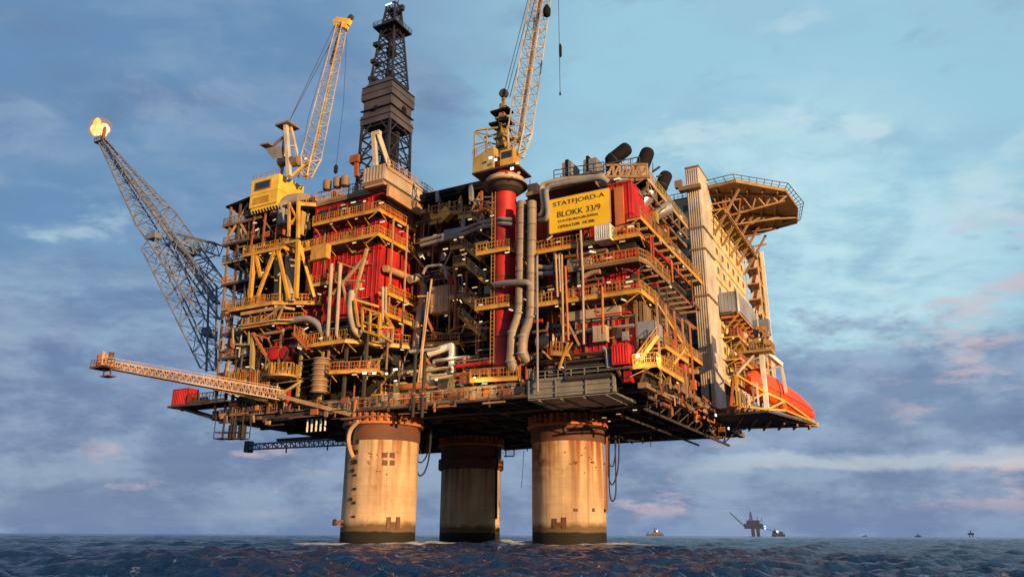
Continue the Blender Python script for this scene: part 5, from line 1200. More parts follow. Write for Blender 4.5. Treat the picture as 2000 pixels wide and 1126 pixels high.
for t in (.1, .3, .5, .7, .9):
    a = hp[0].lerp(hp[2], t) + vec(0, 0, -.45); b = hp[7].lerp(hp[5], t) + vec(0, 0, -.45); part('joist', MB().bar(a, b, .3, .7), 'heli_bounce', hd)
part('hose_box', MB().box(Zp(1528, 440, hz_ - 1.8), Zp(1556, 428, hz_ - .6)), 'dark', hd)
mb = MB()
for v in (50, 58, 66, 74, 82):
    part('strut', MB().bar((8.1, v, 68), (14.5, v, hz_ - .6), .5), 'heli_bounce', hd); part('strut', MB().bar((8.1, v, 75.5), (14.5, v, 75.5), .35), 'tan', hd)
part('strut_tie', MB().bar((11.5, 49, 72.5), (11.5, 84, 72.5), .35), 'tan', hd)
walkway(hd, [(10.6, 50, 74.2), (10.6, 86, 74.2)], [SD], lamps=2, depth=2.4, m='orangerust')

# ---------------------------------------------------------------- exhaust stacks on the right roof edge
def stack(p, q, v, r, label):
    t = thing('exhaust_stack', label, 'exhaust stack', V(p[0], p[1], v), 'black exhaust stacks')
    a, b = V(*p, v), V(*q, v + 1.5); d = (b - a).normalized(); L_ = (b - a).length
    mb = MB(); prof = [(0, .85), (.1, 1), (.78, 1), (.88, .95), (.95, .8), (1.0, .45)]
    rings = []; n = 18; up = vec(0, 0, 1); s = d.cross(up).normalized(); w = s.cross(d).normalized(); mb.smooth = True
    for f, k in prof:
        i0 = len(mb.v)
        for j in range(n): t_ = 2 * math.pi * j / n; mb.v.append(a + d * L_ * f + (s * math.cos(t_) + w * math.sin(t_)) * r * k)
        rings.append(i0)
    for i in range(len(rings) - 1):
        for j in range(n): mb.f.append((rings[i] + j, rings[i] + (j + 1) % n, rings[i + 1] + (j + 1) % n, rings[i + 1] + j))
    mb.f.append(tuple(rings[0] + j for j in range(n))); mb.f.append(tuple(rings[-1] + j for j in range(n)))
    part('hood', mb, 'black', t)
    part('rim_band', MB().tube([a + d * L_ * .2, a + d * (L_ * .2 + .25)], r * 1.04, 18), 'rubber', t)
    part('base_pipe', MB().tube([a + d * .8 + vec(0, 0, -5), a + d * .6], r * .86, 16), 'black', t)
    return t
stack((1189, 318), (1229, 286), 7, 1.35, 'long black exhaust stack tilted over the roof, the one closest to the sign')
s2 = stack((1250, 336), (1267, 292), 14, 1.4, 'upright black exhaust stack on a beige stub, in the middle of the three')
part('beige_stub', MB().lathe(V(1252, 356, 14), [(1.5, 0), (1.55, .2), (1.55, 3.0), (1.3, 3.2)], 18), 'olive', s2)
s3 = stack((1288, 372), (1303, 338), 24, 1.35, 'short black exhaust stack nearest the ribbed tower')
part('silver_duct', MB().tube([V(1245, 402, 9), V(1268, 376, 10)], 1.5, 18), 'silver', s2)
part('silver_duct', MB().tube(bend([V(1272, 424, 15), V(1286, 414, 15), V(1305, 406, 17)], 2), 1.25, 18), 'silver', s3)
rf = thing('roof_gantry', 'brown steel gantry and walkway carrying the black exhaust stacks', 'steel frame', (4, 12, 61))
g0, g1 = U(1258, 352, 6), U(1314, 408, 6)
zg = (g0.z + g1.z) / 2
walkway(rf, [(-2, 6.0, zg), (6.4, 6.0, zg), (6.4, 33, zg)], [FR, SD], depth=3.2, m='olive', edge='tan', lamps=1)
part('frame', (lambda m: ([m.bar((6.2, v, 60.8), (6.2, v, zg), .35) for v in range(7, 33, 5)], [m.bar((6.2, v, 60.8), (6.2, v + 5, zg), .28) for v in range(7, 28, 5)], m.bar((6.2, 6, 61.3), (6.2, 33, 61.3), .4))[2])(MB()), 'brown', rf)
clutter(rf, -3, 5.6, 8, 20, [zg, zg + 3.2], 10, 0, 8, 2, ['steel', 'brown', 'olive', 'grey', 'tan'])
clutter(rf, 2, 6.4, 10, 32, [53.8, 57.5, 61], 16, 2, 8, 3, ['steel', 'brown', 'olive', 'tan', 'rust'])
part('bracket_arm', MB().bar(U(1275, 335, 5.5), U(1288, 326, 5.5), .35).bar(U(1283, 345, 5.5), U(1292, 342, 5.5), .3), 'dark', rf)

# ---------------------------------------------------------------- lifeboat station on the right
up_at = lambda B, px, py: vec(B.x, B.y, V(px, py, B.y).z)
R0, TT = Zp(1422, 800, 25.6), Zp(1598, 829, 24.8)
FLp = Zp(1405, 834, 24.8)
ls = thing('launch_platform', 'cantilevered yellow truss platform holding the orange lifeboat', 'platform', (14, 45, 24.8))
bk = (FLp - R0); bk.z = 0; bk = bk.normalized()
part('floor', MB().plate([(R0.x, R0.y), (Zp(1500, 800, 25).x, Zp(1500, 800, 25).y), (TT.x, TT.y), (FLp.x, FLp.y), (7, FLp.y - 3), (7, R0.y)], 24.6, 25.0), 'grating', ls)
part('edge_beam', MB().bar(FLp, TT, .5, .9).bar(R0 + vec(0, 0, -.3), TT, .5, .8), 'tan', ls)
for t in (.15, .3, .45, .6, .75, .9): part('joist', MB().bar(R0.lerp(TT, t) + vec(0, 0, -.75), FLp.lerp(TT, t) + vec(0, 0, -.75), .3, .5), 'rail', ls)
b1, b2, b3 = Zp(1442, 792, 25.3), Zp(1498, 799, 25.3), Zp(1534, 801, 25.3)
t1, t2, t3 = up_at(b1, 1442, 731), up_at(b2, 1497, 766), up_at(b3, 1534, 783)
tip = Zp(1590, 824, 25.2)
mb = MB().bar(t1, t2, .45).bar(t2, t3, .45).bar(t3, tip, .45).bar(b1, b2, .4).bar(b2, b3, .4).bar(b3, tip, .4).bar(b1, t1, .5).bar(b3, t3, .45).bar(b1, t2, .4).bar(b2, t3, .4)
part('truss', mb, 'yellow', ls)
off = bk * 7
mb = MB().bar(t1 + off, t2 + off, .4).bar(t2 + off, t3 + off, .4).bar(b1 + off, t1 + off, .45).bar(b2 + off, t2 + off, .4).bar(b1 + off, t2 + off, .35).bar(t1, t1 + off, .35).bar(t3, t3 + off, .3)
part('truss', mb, 'rail', ls)
part('rear_strut', MB().bar(Zp(1428, 792, 25.4), up_at(Zp(1428, 792, 25.4), 1438, 735) + vec(1, 0, 0), .45), 'orangerust', ls)
part('slat_deck', (lambda m: ([m.bar(b1.lerp(tip, k / 14) + vec(0, 0, .25), b1.lerp(tip, k / 14) + bk * 6.5 + vec(0, 0, .25), .35, .12) for k in range(14)], m)[1])(MB()), 'yellow', ls)
for k in range(5):
    p = Zp(1448 + k * 9, 789, 25.3) + bk * 1.4; part('ladder_rung', MB().bar(p, p + vec(0, 0, rng.uniform(2.0, 4.5)), .3), rng.choice(['white', 'bluegrey', 'beige']), ls)
part('ladder', rails(MB(), [Zp(1425, 797, 25.6), Zp(1520, 803, 25.2)], 1.2, 1.4, .12, 0, False), 'rail', ls)
# mast with machinery pod
pm = thing('launch_mast', 'pale braced mast with a machinery pod on top above the orange lifeboat', 'mast', b2)
pod = up_at(b2, 1496, 662); pod.x -= .5
part('leg', MB().bar(b2, up_at(b2, 1493, 688), .85), 'white', pm)
part('leg', MB().bar(t1, up_at(b2, 1485, 690) + vec(-1.4, 0, 0), .5), 'beige', pm)
b5 = b2 + bk * 5 + vec(4.0, 2, 0)
kn = vec(b5.x, b5.y, V(1527, 712, b5.y).z)
part('leg', MB().bar(up_at(b2, 1504, 688) + vec(1.0, .4, 0), kn, .8).bar(kn, b5 + vec(.4, 0, 4), .5), 'white', pm)
part('brace', MB().bar(b2 + vec(0, 0, 7), kn, .3), 'beige', pm)
zp = up_at(b2, 1496, 688).z
part('platform', MB().cbox((pod.x, pod.y, zp + .1), (5.5, 4.2, .5)), 'olive', pm)
for k in range(14): part('machinery', MB().cbox((pod.x + rng.uniform(-2.3, 2.3), pod.y + rng.uniform(-2, 1), zp + rng.uniform(.6, 4.6)), (rng.uniform(.5, 1.6), rng.uniform(.5, 1.5), rng.uniform(.5, 1.5))), rng.choice(['olive', 'tan', 'yellow', 'beige', 'brown', 'steel']), pm)
part('winch', MB().lathe((pod.x, pod.y, zp + 2.2), [(.8, -1.6), (1.1, -1.5), (.7, -1.4), (.7, 1.4), (1.1, 1.5), (.8, 1.6)], 16, 'x'), 'olive', pm)
part('railing', rails(MB(), [(pod.x - 2.7, pod.y - 2.1, zp + .3), (pod.x + 2.7, pod.y - 2.1, zp + .3), (pod.x + 2.7, pod.y + 2.1, zp + .3)], 1.5, 1.3, .12, .6, False), 'rail', pm)
part('roof_box', MB().cbox((pod.x + .8, pod.y + 1.4, zp + 5.3), (3.0, 2.2, 3.0)), 'bluegrey', pm)
part('aerial', MB().bar((pod.x + .5, pod.y - .8, zp + 3), (pod.x + .5, pod.y - .8, zp + 8.4), .2), 'white', pm)
for i_ in (0, 1): add_lamp(pm, (pod.x - .8 + 1.6 * i_, pod.y - 2.2, zp + 2.2), .5, .4)
# boat
A_, B_ = Zp(1462, 747, 31.5), Zp(1593, 820, 25.2)
A_ = b1 + bk * 5.0; A_.z = V(1464, 748, A_.y).z; A_.x = V(1464, 748, A_.y).x
B_ = tip + bk * 4.0; B_ = V(1590, 812, B_.y)
lb = thing('lifeboat', 'big orange enclosed lifeboat sloping down on its launch platform', 'lifeboat', B_)
d = (B_ - A_); L_ = d.length; d.normalize(); s = d.cross(vec(0, 0, 1)).normalized(); w = s.cross(d).normalized()
def boat(prof, n, f0=0.0):
    mb = MB(); mb.smooth = True; rg_ = []
    for f, rw, rt, rb_ in prof:
        i0 = len(mb.v); c = A_ + d * L_ * f
        for j in range(n):
            t = 2 * math.pi * j / n; y, z = math.cos(t), math.sin(t)
            rw_, rt_, rbb = rw * 1.0, rt * 1.12, rb_
            mb.v.append(c + s * rw_ * math.copysign(abs(y) ** .8, y) + w * (rt_ if z > 0 else rbb) * math.copysign(abs(z) ** .9, z))
        rg_.append(i0)
    for i in range(len(rg_) - 1):
        for j in range(n): mb.f.append((rg_[i] + j, rg_[i] + (j + 1) % n, rg_[i + 1] + (j + 1) % n, rg_[i + 1] + j))
    mb.f.append(tuple(rg_[0] + j for j in range(n))); mb.f.append(tuple(rg_[-1] + j for j in range(n)))
    return mb
part('hull', boat([(-.02, .7, 1.2, 1.0), (.03, 1.5, 2.5, 1.9), (.15, 1.9, 3.1, 2.3), (.4, 2.1, 3.0, 2.4), (.65, 2.0, 2.4, 2.1), (.82, 1.6, 1.7, 1.5), (.93, 1.0, 1.0, .9), (1.0, .25, .3, .3)], 24), 'orange', lb)
part('fender', boat([(.05, 1.75, .12, .12), (.15, 2.1, .14, .14), (.4, 2.28, .14, .14), (.65, 2.18, .14, .14), (.85, 1.65, .12, .12)], 12), 'red', lb)
c = A_ + d * L_ * .1 + w * 3.0; part('cockpit', MB().bar(c, c + d * 2.4, 1.8, 1.4), 'orange', lb)
part('window', MB().bar(c + d * 2.2 + w * .1, c + d * 2.5 + w * .1, 1.4, .7), 'glass', lb)
c = A_ + d * L_ * .3; part('seam_band', boat([(.29, 2.08, 3.1, 2.42), (.31, 2.1, 3.1, 2.43)], 24), 'collar', lb)
for k in range(5):
    c = A_ + d * L_ * (.16 + k * .1) + w * 1.3 - s * (2.12 - k * .05 - .12); part('porthole', MB().bar(c, c + d * .75, .5, .5), 'glass', lb)
for f_ in (.24, .52): c = A_ + d * L_ * f_ + w * 2.95; part('lifting_hook', MB().bar(c, c + w * .7, .5, .5), 'steel', lb)
part('keel_rail', MB().bar(A_ - w * 2.2 + d * 1, A_ + d * L_ * .8 - w * 1.7, .3, .3), 'red', lb)
# balcony with blue grey wind panels
bv0, bv1 = U(1441, 585, 12.2).y, U(1485, 645, 12.2).y; bz0, bz1 = U(1441, 603, 12.2).z, U(1441, 569, 12.2).z
bl = thing('muster_balcony', 'balcony with blue grey wind panels on the side of the quarters above the lifeboat', 'balcony', (10, bv0, bz0))
mb = MB().box((8.1, bv0, bz0), (12.2, bv0 + .2, bz1)).box((12.0, bv0 + .21, bz0), (12.2, bv1, bz1)); ribbed(mb, (8.2, bv0), (12.1, bv0), bz0 + .1, bz1 - .1, (0, -1), .8, .06, .1); ribbed(mb, (12.2, bv0 + .3), (12.2, bv1), bz0 + .1, bz1 - .1, (1, 0), 1.0, .06, .12)
part('wind_panel', mb, 'bluegrey', bl)
part('corner_post', MB().bar((12.25, bv0 - .05, bz0 - .4), (12.25, bv0 - .05, bz1 + .3), .35), 'white', bl)
part('floor', MB().box((8.05, bv0 + .25, bz0 - .6), (11.95, bv1, bz0 - .05)), 'grating', bl)
part('edge_beam', MB().bar((12.0, bv0, bz0 - .5), (12.0, bv1, bz0 - .5), .4, .5), 'tan', bl)
for k in range(7):
    v = bv0 + 1 + (bv1 - bv0 - 2) * k / 6; part('bracket', MB().bar((8.0, v, bz0 - 4.5), (11.8, v, bz0 - .7), .35), rng.choice(['orangerust', 'tan', 'rail']), bl)
    part('beam', MB().bar((8.1, v, bz0 - 1.0), (11.9, v, bz0 - 1.0), .3, .5), 'orangerust', bl)
for z in (bz0 - 5, bz0 - 10): walkway(bl, [(11.2, bv0 + 2, z), (11.2, bv1, z)], [SD], depth=3, m='orangerust', lamps=1)
stair(bl, (10.8, bv0 + 6, bz0 - 5), (10.8, bv0 + 16, bz0 - 10), 1.6, (-1, 0)); stair(bl, (11, bv0 + 4, bz0 - 10), (11, bv0 + 14, 26), 1.6, (-1, 0))
clutter(bl, 8.2, 11.6, bv0 + 2, bv1, [bz0 - 14, bz0 - 9.5, bz0 - 5, bz0 - 1], 26, 2, 12, 4, ['orangerust', 'tan', 'brown', 'steel', 'rail', 'beige'])
for px, py in ((1420, 641), (1432, 660), (1414, 723)): add_lamp(bl, U(px, py, 12.3), .9, .4, (0, 1, 0))
# cluttered landing below the tower foot
tl = thing('tower_landing', 'dark railed landing of tangled pipes at the foot of the ribbed tower', 'platform', (6, 40, 25))
p = Zp(1395, 846, 22.4)
part('floor', MB().box((2, 28, DZ + .9), (8.6, 52, DZ + 1.35)), 'brown', tl)
part('railing', rails(MB(), [(-1, 36, 27.5), (5, 36, 27.5)], 2.0, 1.3, .14, .8), 'brown', tl); part('ledge', MB().box((-2, 35.8, 26.5), (5.4, 38, 27.4)), 'olive', tl)
part('lower_cage', (lambda m: ([m.bar(Zp(x, 852, 21.6) , Zp(x, 852, 21.6) + vec(0, 0, 3.2), .16) for x in (1380, 1392, 1404, 1418)], m.bar(Zp(1380, 853, 21.6), Zp(1418, 853, 21.6), .3), m.bar(Zp(1380, 853, 21.6) + vec(0, 0, 1.3), Zp(1418, 853, 21.6) + vec(0, 0, 1.3), .14))[2])(MB()), 'steel', tl)
for k in range(22):
    a = vec(rng.uniform(5.5, 9.0), rng.uniform(26, 50), rng.uniform(22.6, 27)); pts = [a, a + vec(rng.uniform(-2, .5), rng.uniform(1, 5), 0), a + vec(rng.uniform(-2, .5), rng.uniform(2, 5), rng.choice((-1.5, 1.5)))]
    pipe(tl, pts, rng.choice([.16, .25, .4]), rng.choice(['rust', 'orangerust', 'collar', 'orangerust', 'tan', 'steel']))
for px, py in ((1398, 810), (1423, 836), (1205, 349)): 
    if px > 1300: add_lamp(tl, U(px, py, 9.3), .8, .7, (0, 1, 0), m='lampcool')
part('access_beam', MB().bar(Zp(1405, 806, 26.2), Zp(1440, 800, 25.4), .9, 1.4), 'brown', tl)

# ---------------------------------------------------------------- flare boom and its flame
fv = 14.0
T_ = V(200, 277, fv); Bm = V(424, 596, fv); Nd = T_.lerp(Bm, .53)
fb_ = thing('flare_boom', 'long blue grey lattice flare boom leaning out from the left end', 'flare boom', (-90, fv, 28))
mb = MB(); lattice(mb, T_, Nd, .75, 3.9, 11, .38, .16, side=(0, 1, 0)); part('boom_truss', mb, 'boomsteel', fb_)
mb = MB(); lattice(mb, Nd, Bm, 3.9, 3.6, 7, .38, .17, side=(0, 1, 0)); part('boom_truss', mb, 'boomsteel', fb_)
mb = MB(); q0 = V(290, 487, fv); q1 = V(402, 712, fv); lattice(mb, q0.lerp(q1, .0) + vec(3.0, 0, 1), q1 + vec(2.2, 0, 0), 2.8, 2.0, 9, .3, .14, side=(0, 1, 0)); part('lower_strut', mb, 'boomsteel', fb_)
mb = MB(); lattice(mb, V(333, 462, fv), V(424, 487, fv), 1.1, 1.4, 7, .34, .18, side=(0, 1, 0)); part('tie_truss', mb, 'boomsteel', fb_)
for dv in (-2, 2): part('tie_bar', MB().bar(V(340, 468, fv + dv), V(424, 560, fv + dv), .4).bar(V(372, 480, fv + dv), V(424, 530, fv + dv), .3).bar(V(330, 520, fv + dv), V(420, 500, fv + dv), .25).bar(V(365, 575, fv + dv), V(420, 520, fv + dv), .25), 'boomsteel', fb_)
for dv, r in ((-1.0, .5), (.6, .36)): part('gas_pipe', MB().tube([T_ + vec(0, dv * .3, 0), Nd + vec(.6, dv, .6), Bm + vec(0, dv, .6)], r, 8), 'boomsteel', fb_)
part('catwalk', MB().bar(T_ + vec(1, 0, 1.2), Nd + vec(3.0, 0, 3.2), .9, .18), 'boomsteel', fb_)
part('boom_landing', MB().cbox(V(302, 462, fv - 3), (3.5, 2.5, 1.6)), 'boomsteel', fb_); part('boom_landing', MB().cbox(V(375, 492, fv), (3.2, 3, 1.4)), 'boomsteel', fb_)
for x0_, x1_ in ((408, 403), (423, 422)): part('leg', MB().bar(V(x0_, 560, fv), V(x1_, 725, fv), .4), 'boomsteel', fb_)
part('leg_brace', (lambda m: ([m.bar(V(408 - k * .6, 570 + k * 18, fv), V(423, 588 + k * 18, fv), .2) for k in range(8)], m)[1])(MB()), 'boomsteel', fb_)
part('base_landing', MB().box(V(392, 655, fv), V(426, 646, fv + 4)), 'boomsteel', fb_)
part('base_rail', rails(MB(), [V(388, 650, fv), V(424, 650, fv)], 1.5, 1.4, .14, 0, False), 'boomsteel', fb_)
part('tip_platform', MB().cbox(T_ + vec(-.2, 0, -.2), (4.0, 2.6, .35)), 'derrick', fb_); part('railing', rails(MB(), [T_ + vec(-2.2, -1.3, 0), T_ + vec(1.8, -1.3, 0)], 1.3, 1, .12, 0, False), 'derrick', fb_)
part('burner_tip', MB().lathe(T_, [(.55, 0), (.7, .4), (.55, 2.2), (.45, 5.2)], 12), 'rust', fb_)
ft = T_ + vec(0, .6, 3.2)
fl = thing('flare_flame', 'bright yellow white gas flame burning at the tip of the flare boom', 'flame', T_ + vec(0, 0, 2))
m = bpy.data.materials.new('flame'); m.use_nodes = True; n_ = m.node_tree; n_.nodes.clear()
o_ = n_.nodes.new('ShaderNodeOutputMaterial'); e_ = n_.nodes.new('ShaderNodeEmission'); nz2 = n_.nodes.new('ShaderNodeTexNoise'); nz2.inputs['Scale'].default_value = .45; gm = n_.nodes.new('ShaderNodeNewGeometry'); rp_ = n_.nodes.new('ShaderNodeValToRGB')
rp_.color_ramp.elements[0].position = .32; rp_.color_ramp.elements[0].color = (1, .48, .09, 1); rp_.color_ramp.elements[1].position = .5; rp_.color_ramp.elements[1].color = (1, .83, .44, 1)
n_.links.new(gm.outputs['Position'], nz2.inputs['Vector']); n_.links.new(nz2.outputs['Fac'], rp_.inputs[0]); n_.links.new(rp_.outputs[0], e_.inputs[0]); e_.inputs[1].default_value = 1.35; n_.links.new(e_.outputs[0], o_.inputs[0]); m.cycles.emission_sampling = 'NONE'; MATS['flame'] = m
def blob(c, rx, ry, rz, seed, lean=0, n=20, amp=.16):
    r_ = random.Random(seed); ph = [r_.random() * 6.28 for _ in range(8)]; mb = MB(); mb.smooth = True
    for i in range(n // 2 + 1):
        th = math.pi * i / (n // 2)
        for j in range(n):
            t = 2 * math.pi * j / n; x, y, z = math.sin(th) * math.cos(t), math.sin(th) * math.sin(t), math.cos(th)
            k = 1 + amp * (math.sin(3 * x + ph[0]) + math.sin(4 * z + ph[1] + 2 * x) + .7 * math.sin(5 * y + ph[2]) + .6 * math.sin(7 * z + 4 * y + ph[3]))
            if z > 0: k *= 1 + .25 * z
            mb.v.append(vec(*c) + vec(x * rx * k + lean * z * z, y * ry * k, z * rz * k))
    for i in range(n // 2):
        for j in range(n): mb.f.append((i * n + j, i * n + (j + 1) % n, (i + 1) * n + (j + 1) % n, (i + 1) * n + j))
    return mb
mpp = (V(201, 277, fv) - V(200, 277, fv)).length
part('flame_tongue', blob(V(187, 252, fv + 1.2), 6.8 * mpp, 5 * mpp, 8.4 * mpp, 3, .5, amp=.12), 'flame', fl)
part('flame_tongue', blob(V(206, 254, fv + 1.2), 5 * mpp, 4 * mpp, 7.2 * mpp, 8, -.8, amp=.12), 'flame', fl)
m = bpy.data.materials.new('flame_glow'); m.use_nodes = True; n_ = m.node_tree; n_.nodes.clear(); o_ = n_.nodes.new('ShaderNodeOutputMaterial'); v_ = n_.nodes.new('ShaderNodeEmission'); v_.inputs[0].default_value = (1, .36, .03, 1); v_.inputs[1].default_value = .05; ab = n_.nodes.new('ShaderNodeVolumeAbsorption'); ab.inputs[0].default_value = (.75, .35, .1, 1); ab.inputs[1].default_value = .16; ads = n_.nodes.new('ShaderNodeAddShader'); n_.links.new(v_.outputs[0], ads.inputs[0]); n_.links.new(ab.outputs[0], ads.inputs[1]); n_.links.new(ads.outputs[0], o_.inputs['Volume']); m.cycles.emission_sampling = 'NONE'; MATS['flame_glow'] = m
part('glow_halo', blob(V(196, 252, fv + 1.2), 14 * mpp, 11 * mpp, 11.5 * mpp, 5, 0, 24, .05), 'flame_glow', fl)  # added volume imitating the orange halo of light round the flame
m = bpy.data.materials.new('smoke'); m.use_nodes = True; n_ = m.node_tree; n_.nodes.clear(); o_ = n_.nodes.new('ShaderNodeOutputMaterial'); v_ = n_.nodes.new('ShaderNodeVolumePrincipled'); v_.inputs['Color'].default_value = (.12, .12, .11, 1); v_.inputs['Density'].default_value = .012; n_.links.new(v_.outputs[0], o_.inputs['Volume']); MATS['smoke'] = m
single('smoke', blob(V(206, 220, fv + 1), 22 * mpp, 20 * mpp, 16 * mpp, 12, 2, 20, .14), 'smoke', 'thin grey smoke drifting just above the flare flame', 'smoke', V(206, 240, fv), kind='stuff')

# ---------------------------------------------------------------- burner boom and stowed boom
q0 = V(556, 774, -.5); q1 = Zp(208, 712, 32.5)
bb = thing('burner_boom', 'pinkish lattice burner boom with railed walkway and burner head at its far end', 'burner boom', q0)
mb = MB(); lattice(mb, q0, q1, .95, .62, 54, .2, .1); part('boom_truss', mb, 'pinkboom', bb)
dq = (q1 - q0).normalized()
part('boom_walkway', MB().bar(q0 + vec(0, 0, -.9), q1 + vec(0, 0, -.62), 1.7, .16), 'brown', bb)
part('railing', rails(MB(), [q0.lerp(q1, .02) + vec(0, -.7, .75), q1 + vec(0, -.6, .5)], .9, 1.5, .1, 0, False), 'pinkboom', bb)
for k in (.35, -.2): part('oil_pipe', MB().tube([q0 + vec(0, k, .2), q1 + vec(0, k, .1)], .22, 8), 'tan', bb)
part('head_platform', MB().cbox(q1 + vec(-.4, 0, -.6), (4.2, 3.2, .35)).cbox(q1 + vec(.6, .3, -2.2), (2.4, 1.6, .2)).bar(q1 + vec(-.4, 0, -2.1), q1 + vec(-.4, 0, -.6), .2).bar(q1 + vec(1.6, 0, -2.1), q1 + vec(1.6, 0, -.6), .2), 'collar', bb)
for k in range(5): part('burner_nozzle', MB().lathe(q1 + vec(-1.4 + k * .45, rng.uniform(-.8, .8), -.4), [(.3, 0), (.45, .4), (.35, 1.4 + k % 3 * .5), (.5, 2.2 + k % 2 * .7)], 10), rng.choice(['rust', 'collar', 'pinkboom', 'brown']), bb)
part('railing', rails(MB(), [q1 + vec(-2.4, -1.5, -.4), q1 + vec(6, -2.6, -1.2)], 1.2, 1.2, .1, 0, False), 'collar', bb)
add_lamp(bb, V(367, 735, -6), .9, .9, m='lamp')
wk = thing('boom_gallery', 'yellow railed gallery along the deck edge at the root of the burner boom', 'walkway', (-86, -1, 29))
walkway(wk, [V(412, 755, -1.0), V(500, 776, -1.0)], [FR], depth=2.6, h=2.8, lamps=1)
walkway(wk, [V(440, 738, -.4), V(488, 745, -.4)], [FR], depth=2.2, h=2.6)
walkway(wk, [V(486, 772, -1.4), V(522, 782, -1.4)], [FR], depth=2.2, h=4.6, m='rail')
for k in range(8): part('stanchion', MB().bar(V(488 + k * 4.6, 775, -1.5), V(489 + k * 4.6, 722, -1.5), .22), rng.choice(['orangerust', 'rail', 'rust']), wk)
part('ring_walk', MB().lathe(V(552, 738, -1.2), [(2.6, 0), (2.9, .05), (2.9, .5), (2.6, .55)], 24), 'tan', wk)
part('ring_fence', (lambda m, c: ([m.bar(c + vec(2.8 * math.cos(k * .3), 2.8 * math.sin(k * .3), .5), c + vec(2.8 * math.cos(k * .3), 2.8 * math.sin(k * .3), 2.8), .22) for k in range(21)], m)[1])(MB(), V(552, 738, -1.2)), 'rail', wk)
s0, s1 = V(684, 862, 58), V(486, 872, 58)
sb = thing('stowed_boom', 'dark lattice boom stowed horizontally under the far deck edge by the left leg', 'boom', s0)
mb = MB(); lattice(mb, s0, s1, .85, .8, 22, .3, .17); part('boom_truss', mb, 'boomsteel', sb)
part('boom_head', MB().cbox(s1, (1.6, 2.4, 3.4)).bar(s1 + vec(-1.4, 0, .8), s1 + vec(1, 0, .8), .4), 'derrick', sb)
for x in (560, 640, 690): part('hanger', MB().bar(V(x, 868, 58), vec(V(x, 868, 58).x, 58, DZ + 1), .3), 'dark', sb)
part('walkway', MB().box(V(540, 856, 58), V(690, 853, 60)), 'dark', sb)
nf = thing('under_deck_pipe_rack', 'low rack of dark pipes under the deck between the shaded and right legs', 'pipe rack', V(1000, 882, 50))
part('frame', MB().bar(V(985, 878, 50), V(1040, 874, 50), .3).bar(V(985, 890, 50), V(1004, 890, 50), .25).bar(V(988, 876, 50), V(988, 892, 50), .2).bar(V(1004, 876, 50), V(1004, 890, 50), .2).bar(V(1030, 868, 50), V(1030, 880, 50), .2), 'steel', nf)
nf2 = thing('under_deck_gantry', 'slim gantry hanging under the deck just right of the right leg', 'gantry', V(1230, 860, 40))
part('frame', MB().bar(V(1196, 856, 40), V(1260, 862, 40), .3).bar(V(1212, 852, 40), V(1236, 866, 40), .2).bar(V(1255, 850, 40), V(1255, 866, 40), .2).bar(V(1271, 846, 40), V(1271, 872, 40), .12), 'steel', nf2)

# ---------------------------------------------------------------- hoses and ropes
def hose(name, pts, r, label, cat='hose', group='loading hoses hanging from the deck'):
    pts = [Vector(p) for p in pts]; out = []
    for i in range(len(pts) - 1):
        p0_, p1_, p2_, p3_ = pts[max(i - 1, 0)], pts[i], pts[i + 1], pts[min(i + 2, len(pts) - 1)]
        for k in range(6):
            t = k / 6; out.append(.5 * ((2 * p1_) + (p2_ - p0_) * t + (2 * p0_ - 5 * p1_ + 4 * p2_ - p3_) * t * t + (3 * p1_ - p0_ - 3 * p2_ + p3_) * t ** 3))
    out.append(pts[-1])
    return single(name, MB().tube(out, r, 8), 'rubber', label, cat, pts[0], group)
hose('hanging_hose', [V(x, y, 12.5) for x, y in ((811, 800), (811, 880), (815, 920), (822, 928), (832, 915), (839, 880), (840, 800))], .16, 'longest black hose loop beside the left leg')
hose('hanging_hose', [V(x, y, 13) for x, y in ((808, 790), (809, 860), (816, 898), (826, 900), (836, 880), (843, 830), (846, 760))], .14, 'middle black hose loop beside the left leg')
hose('hanging_hose', [V(x, y, 13.5) for x, y in ((812, 795), (814, 850), (820, 880), (828, 884), (834, 868), (838, 800))], .13, 'short inner black hose loop beside the left leg')
hose('hanging_hose', [V(x, y, 31) for x, y in ((1190, 850), (1190, 940), (1192, 970), (1197, 978), (1202, 968), (1203, 940), (1201, 850))], .14, 'lowest hanging black hose loop at the right leg')
hose('hanging_hose', [V(x, y, 30) for x, y in ((1188, 850), (1188, 920), (1194, 945), (1202, 935), (1208, 905), (1209, 850))], .14, 'wider black hose loop at the right leg, reaching farthest from the shaft')
hose('hanging_hose', [V(x, y, 32) for x, y in ((1186, 850), (1187, 895), (1194, 910), (1200, 900), (1204, 850))], .12, 'shortest black hose loop at the right leg')
hose('hanging_rope', [V(x, y, 40) for x, y in ((1023, 880), (1021, 920), (1018, 952))], .06, 'thin rope dangling between the shaded leg and the right leg', 'rope', None)
hose('hanging_rope', [V(x, y, 12) for x, y in ((845, 800), (843, 850), (839, 893))], .06, 'thin rope hanging between the left leg and the shaded leg', 'rope', None)
for x, l in ((806, 'dark riser conduit crossing the deck front, nearer the left leg'), (824, 'dark riser conduit crossing the deck front, nearer the shaded leg')):
    t = thing('riser_conduit', l, 'pipe', V(x, 820, -1.6), 'dark conduits on the deck front'); part('pipe_run', MB().tube([V(x + 6, 690, -1.6), V(x, 815, -1.6)], .32, 10), 'dark', t)
    part('clamp', MB().lathe(V(x + 2, 770, -1.6), [(.33, 0), (.42, .02), (.42, .3), (.33, .32)], 10), 'rust', t)

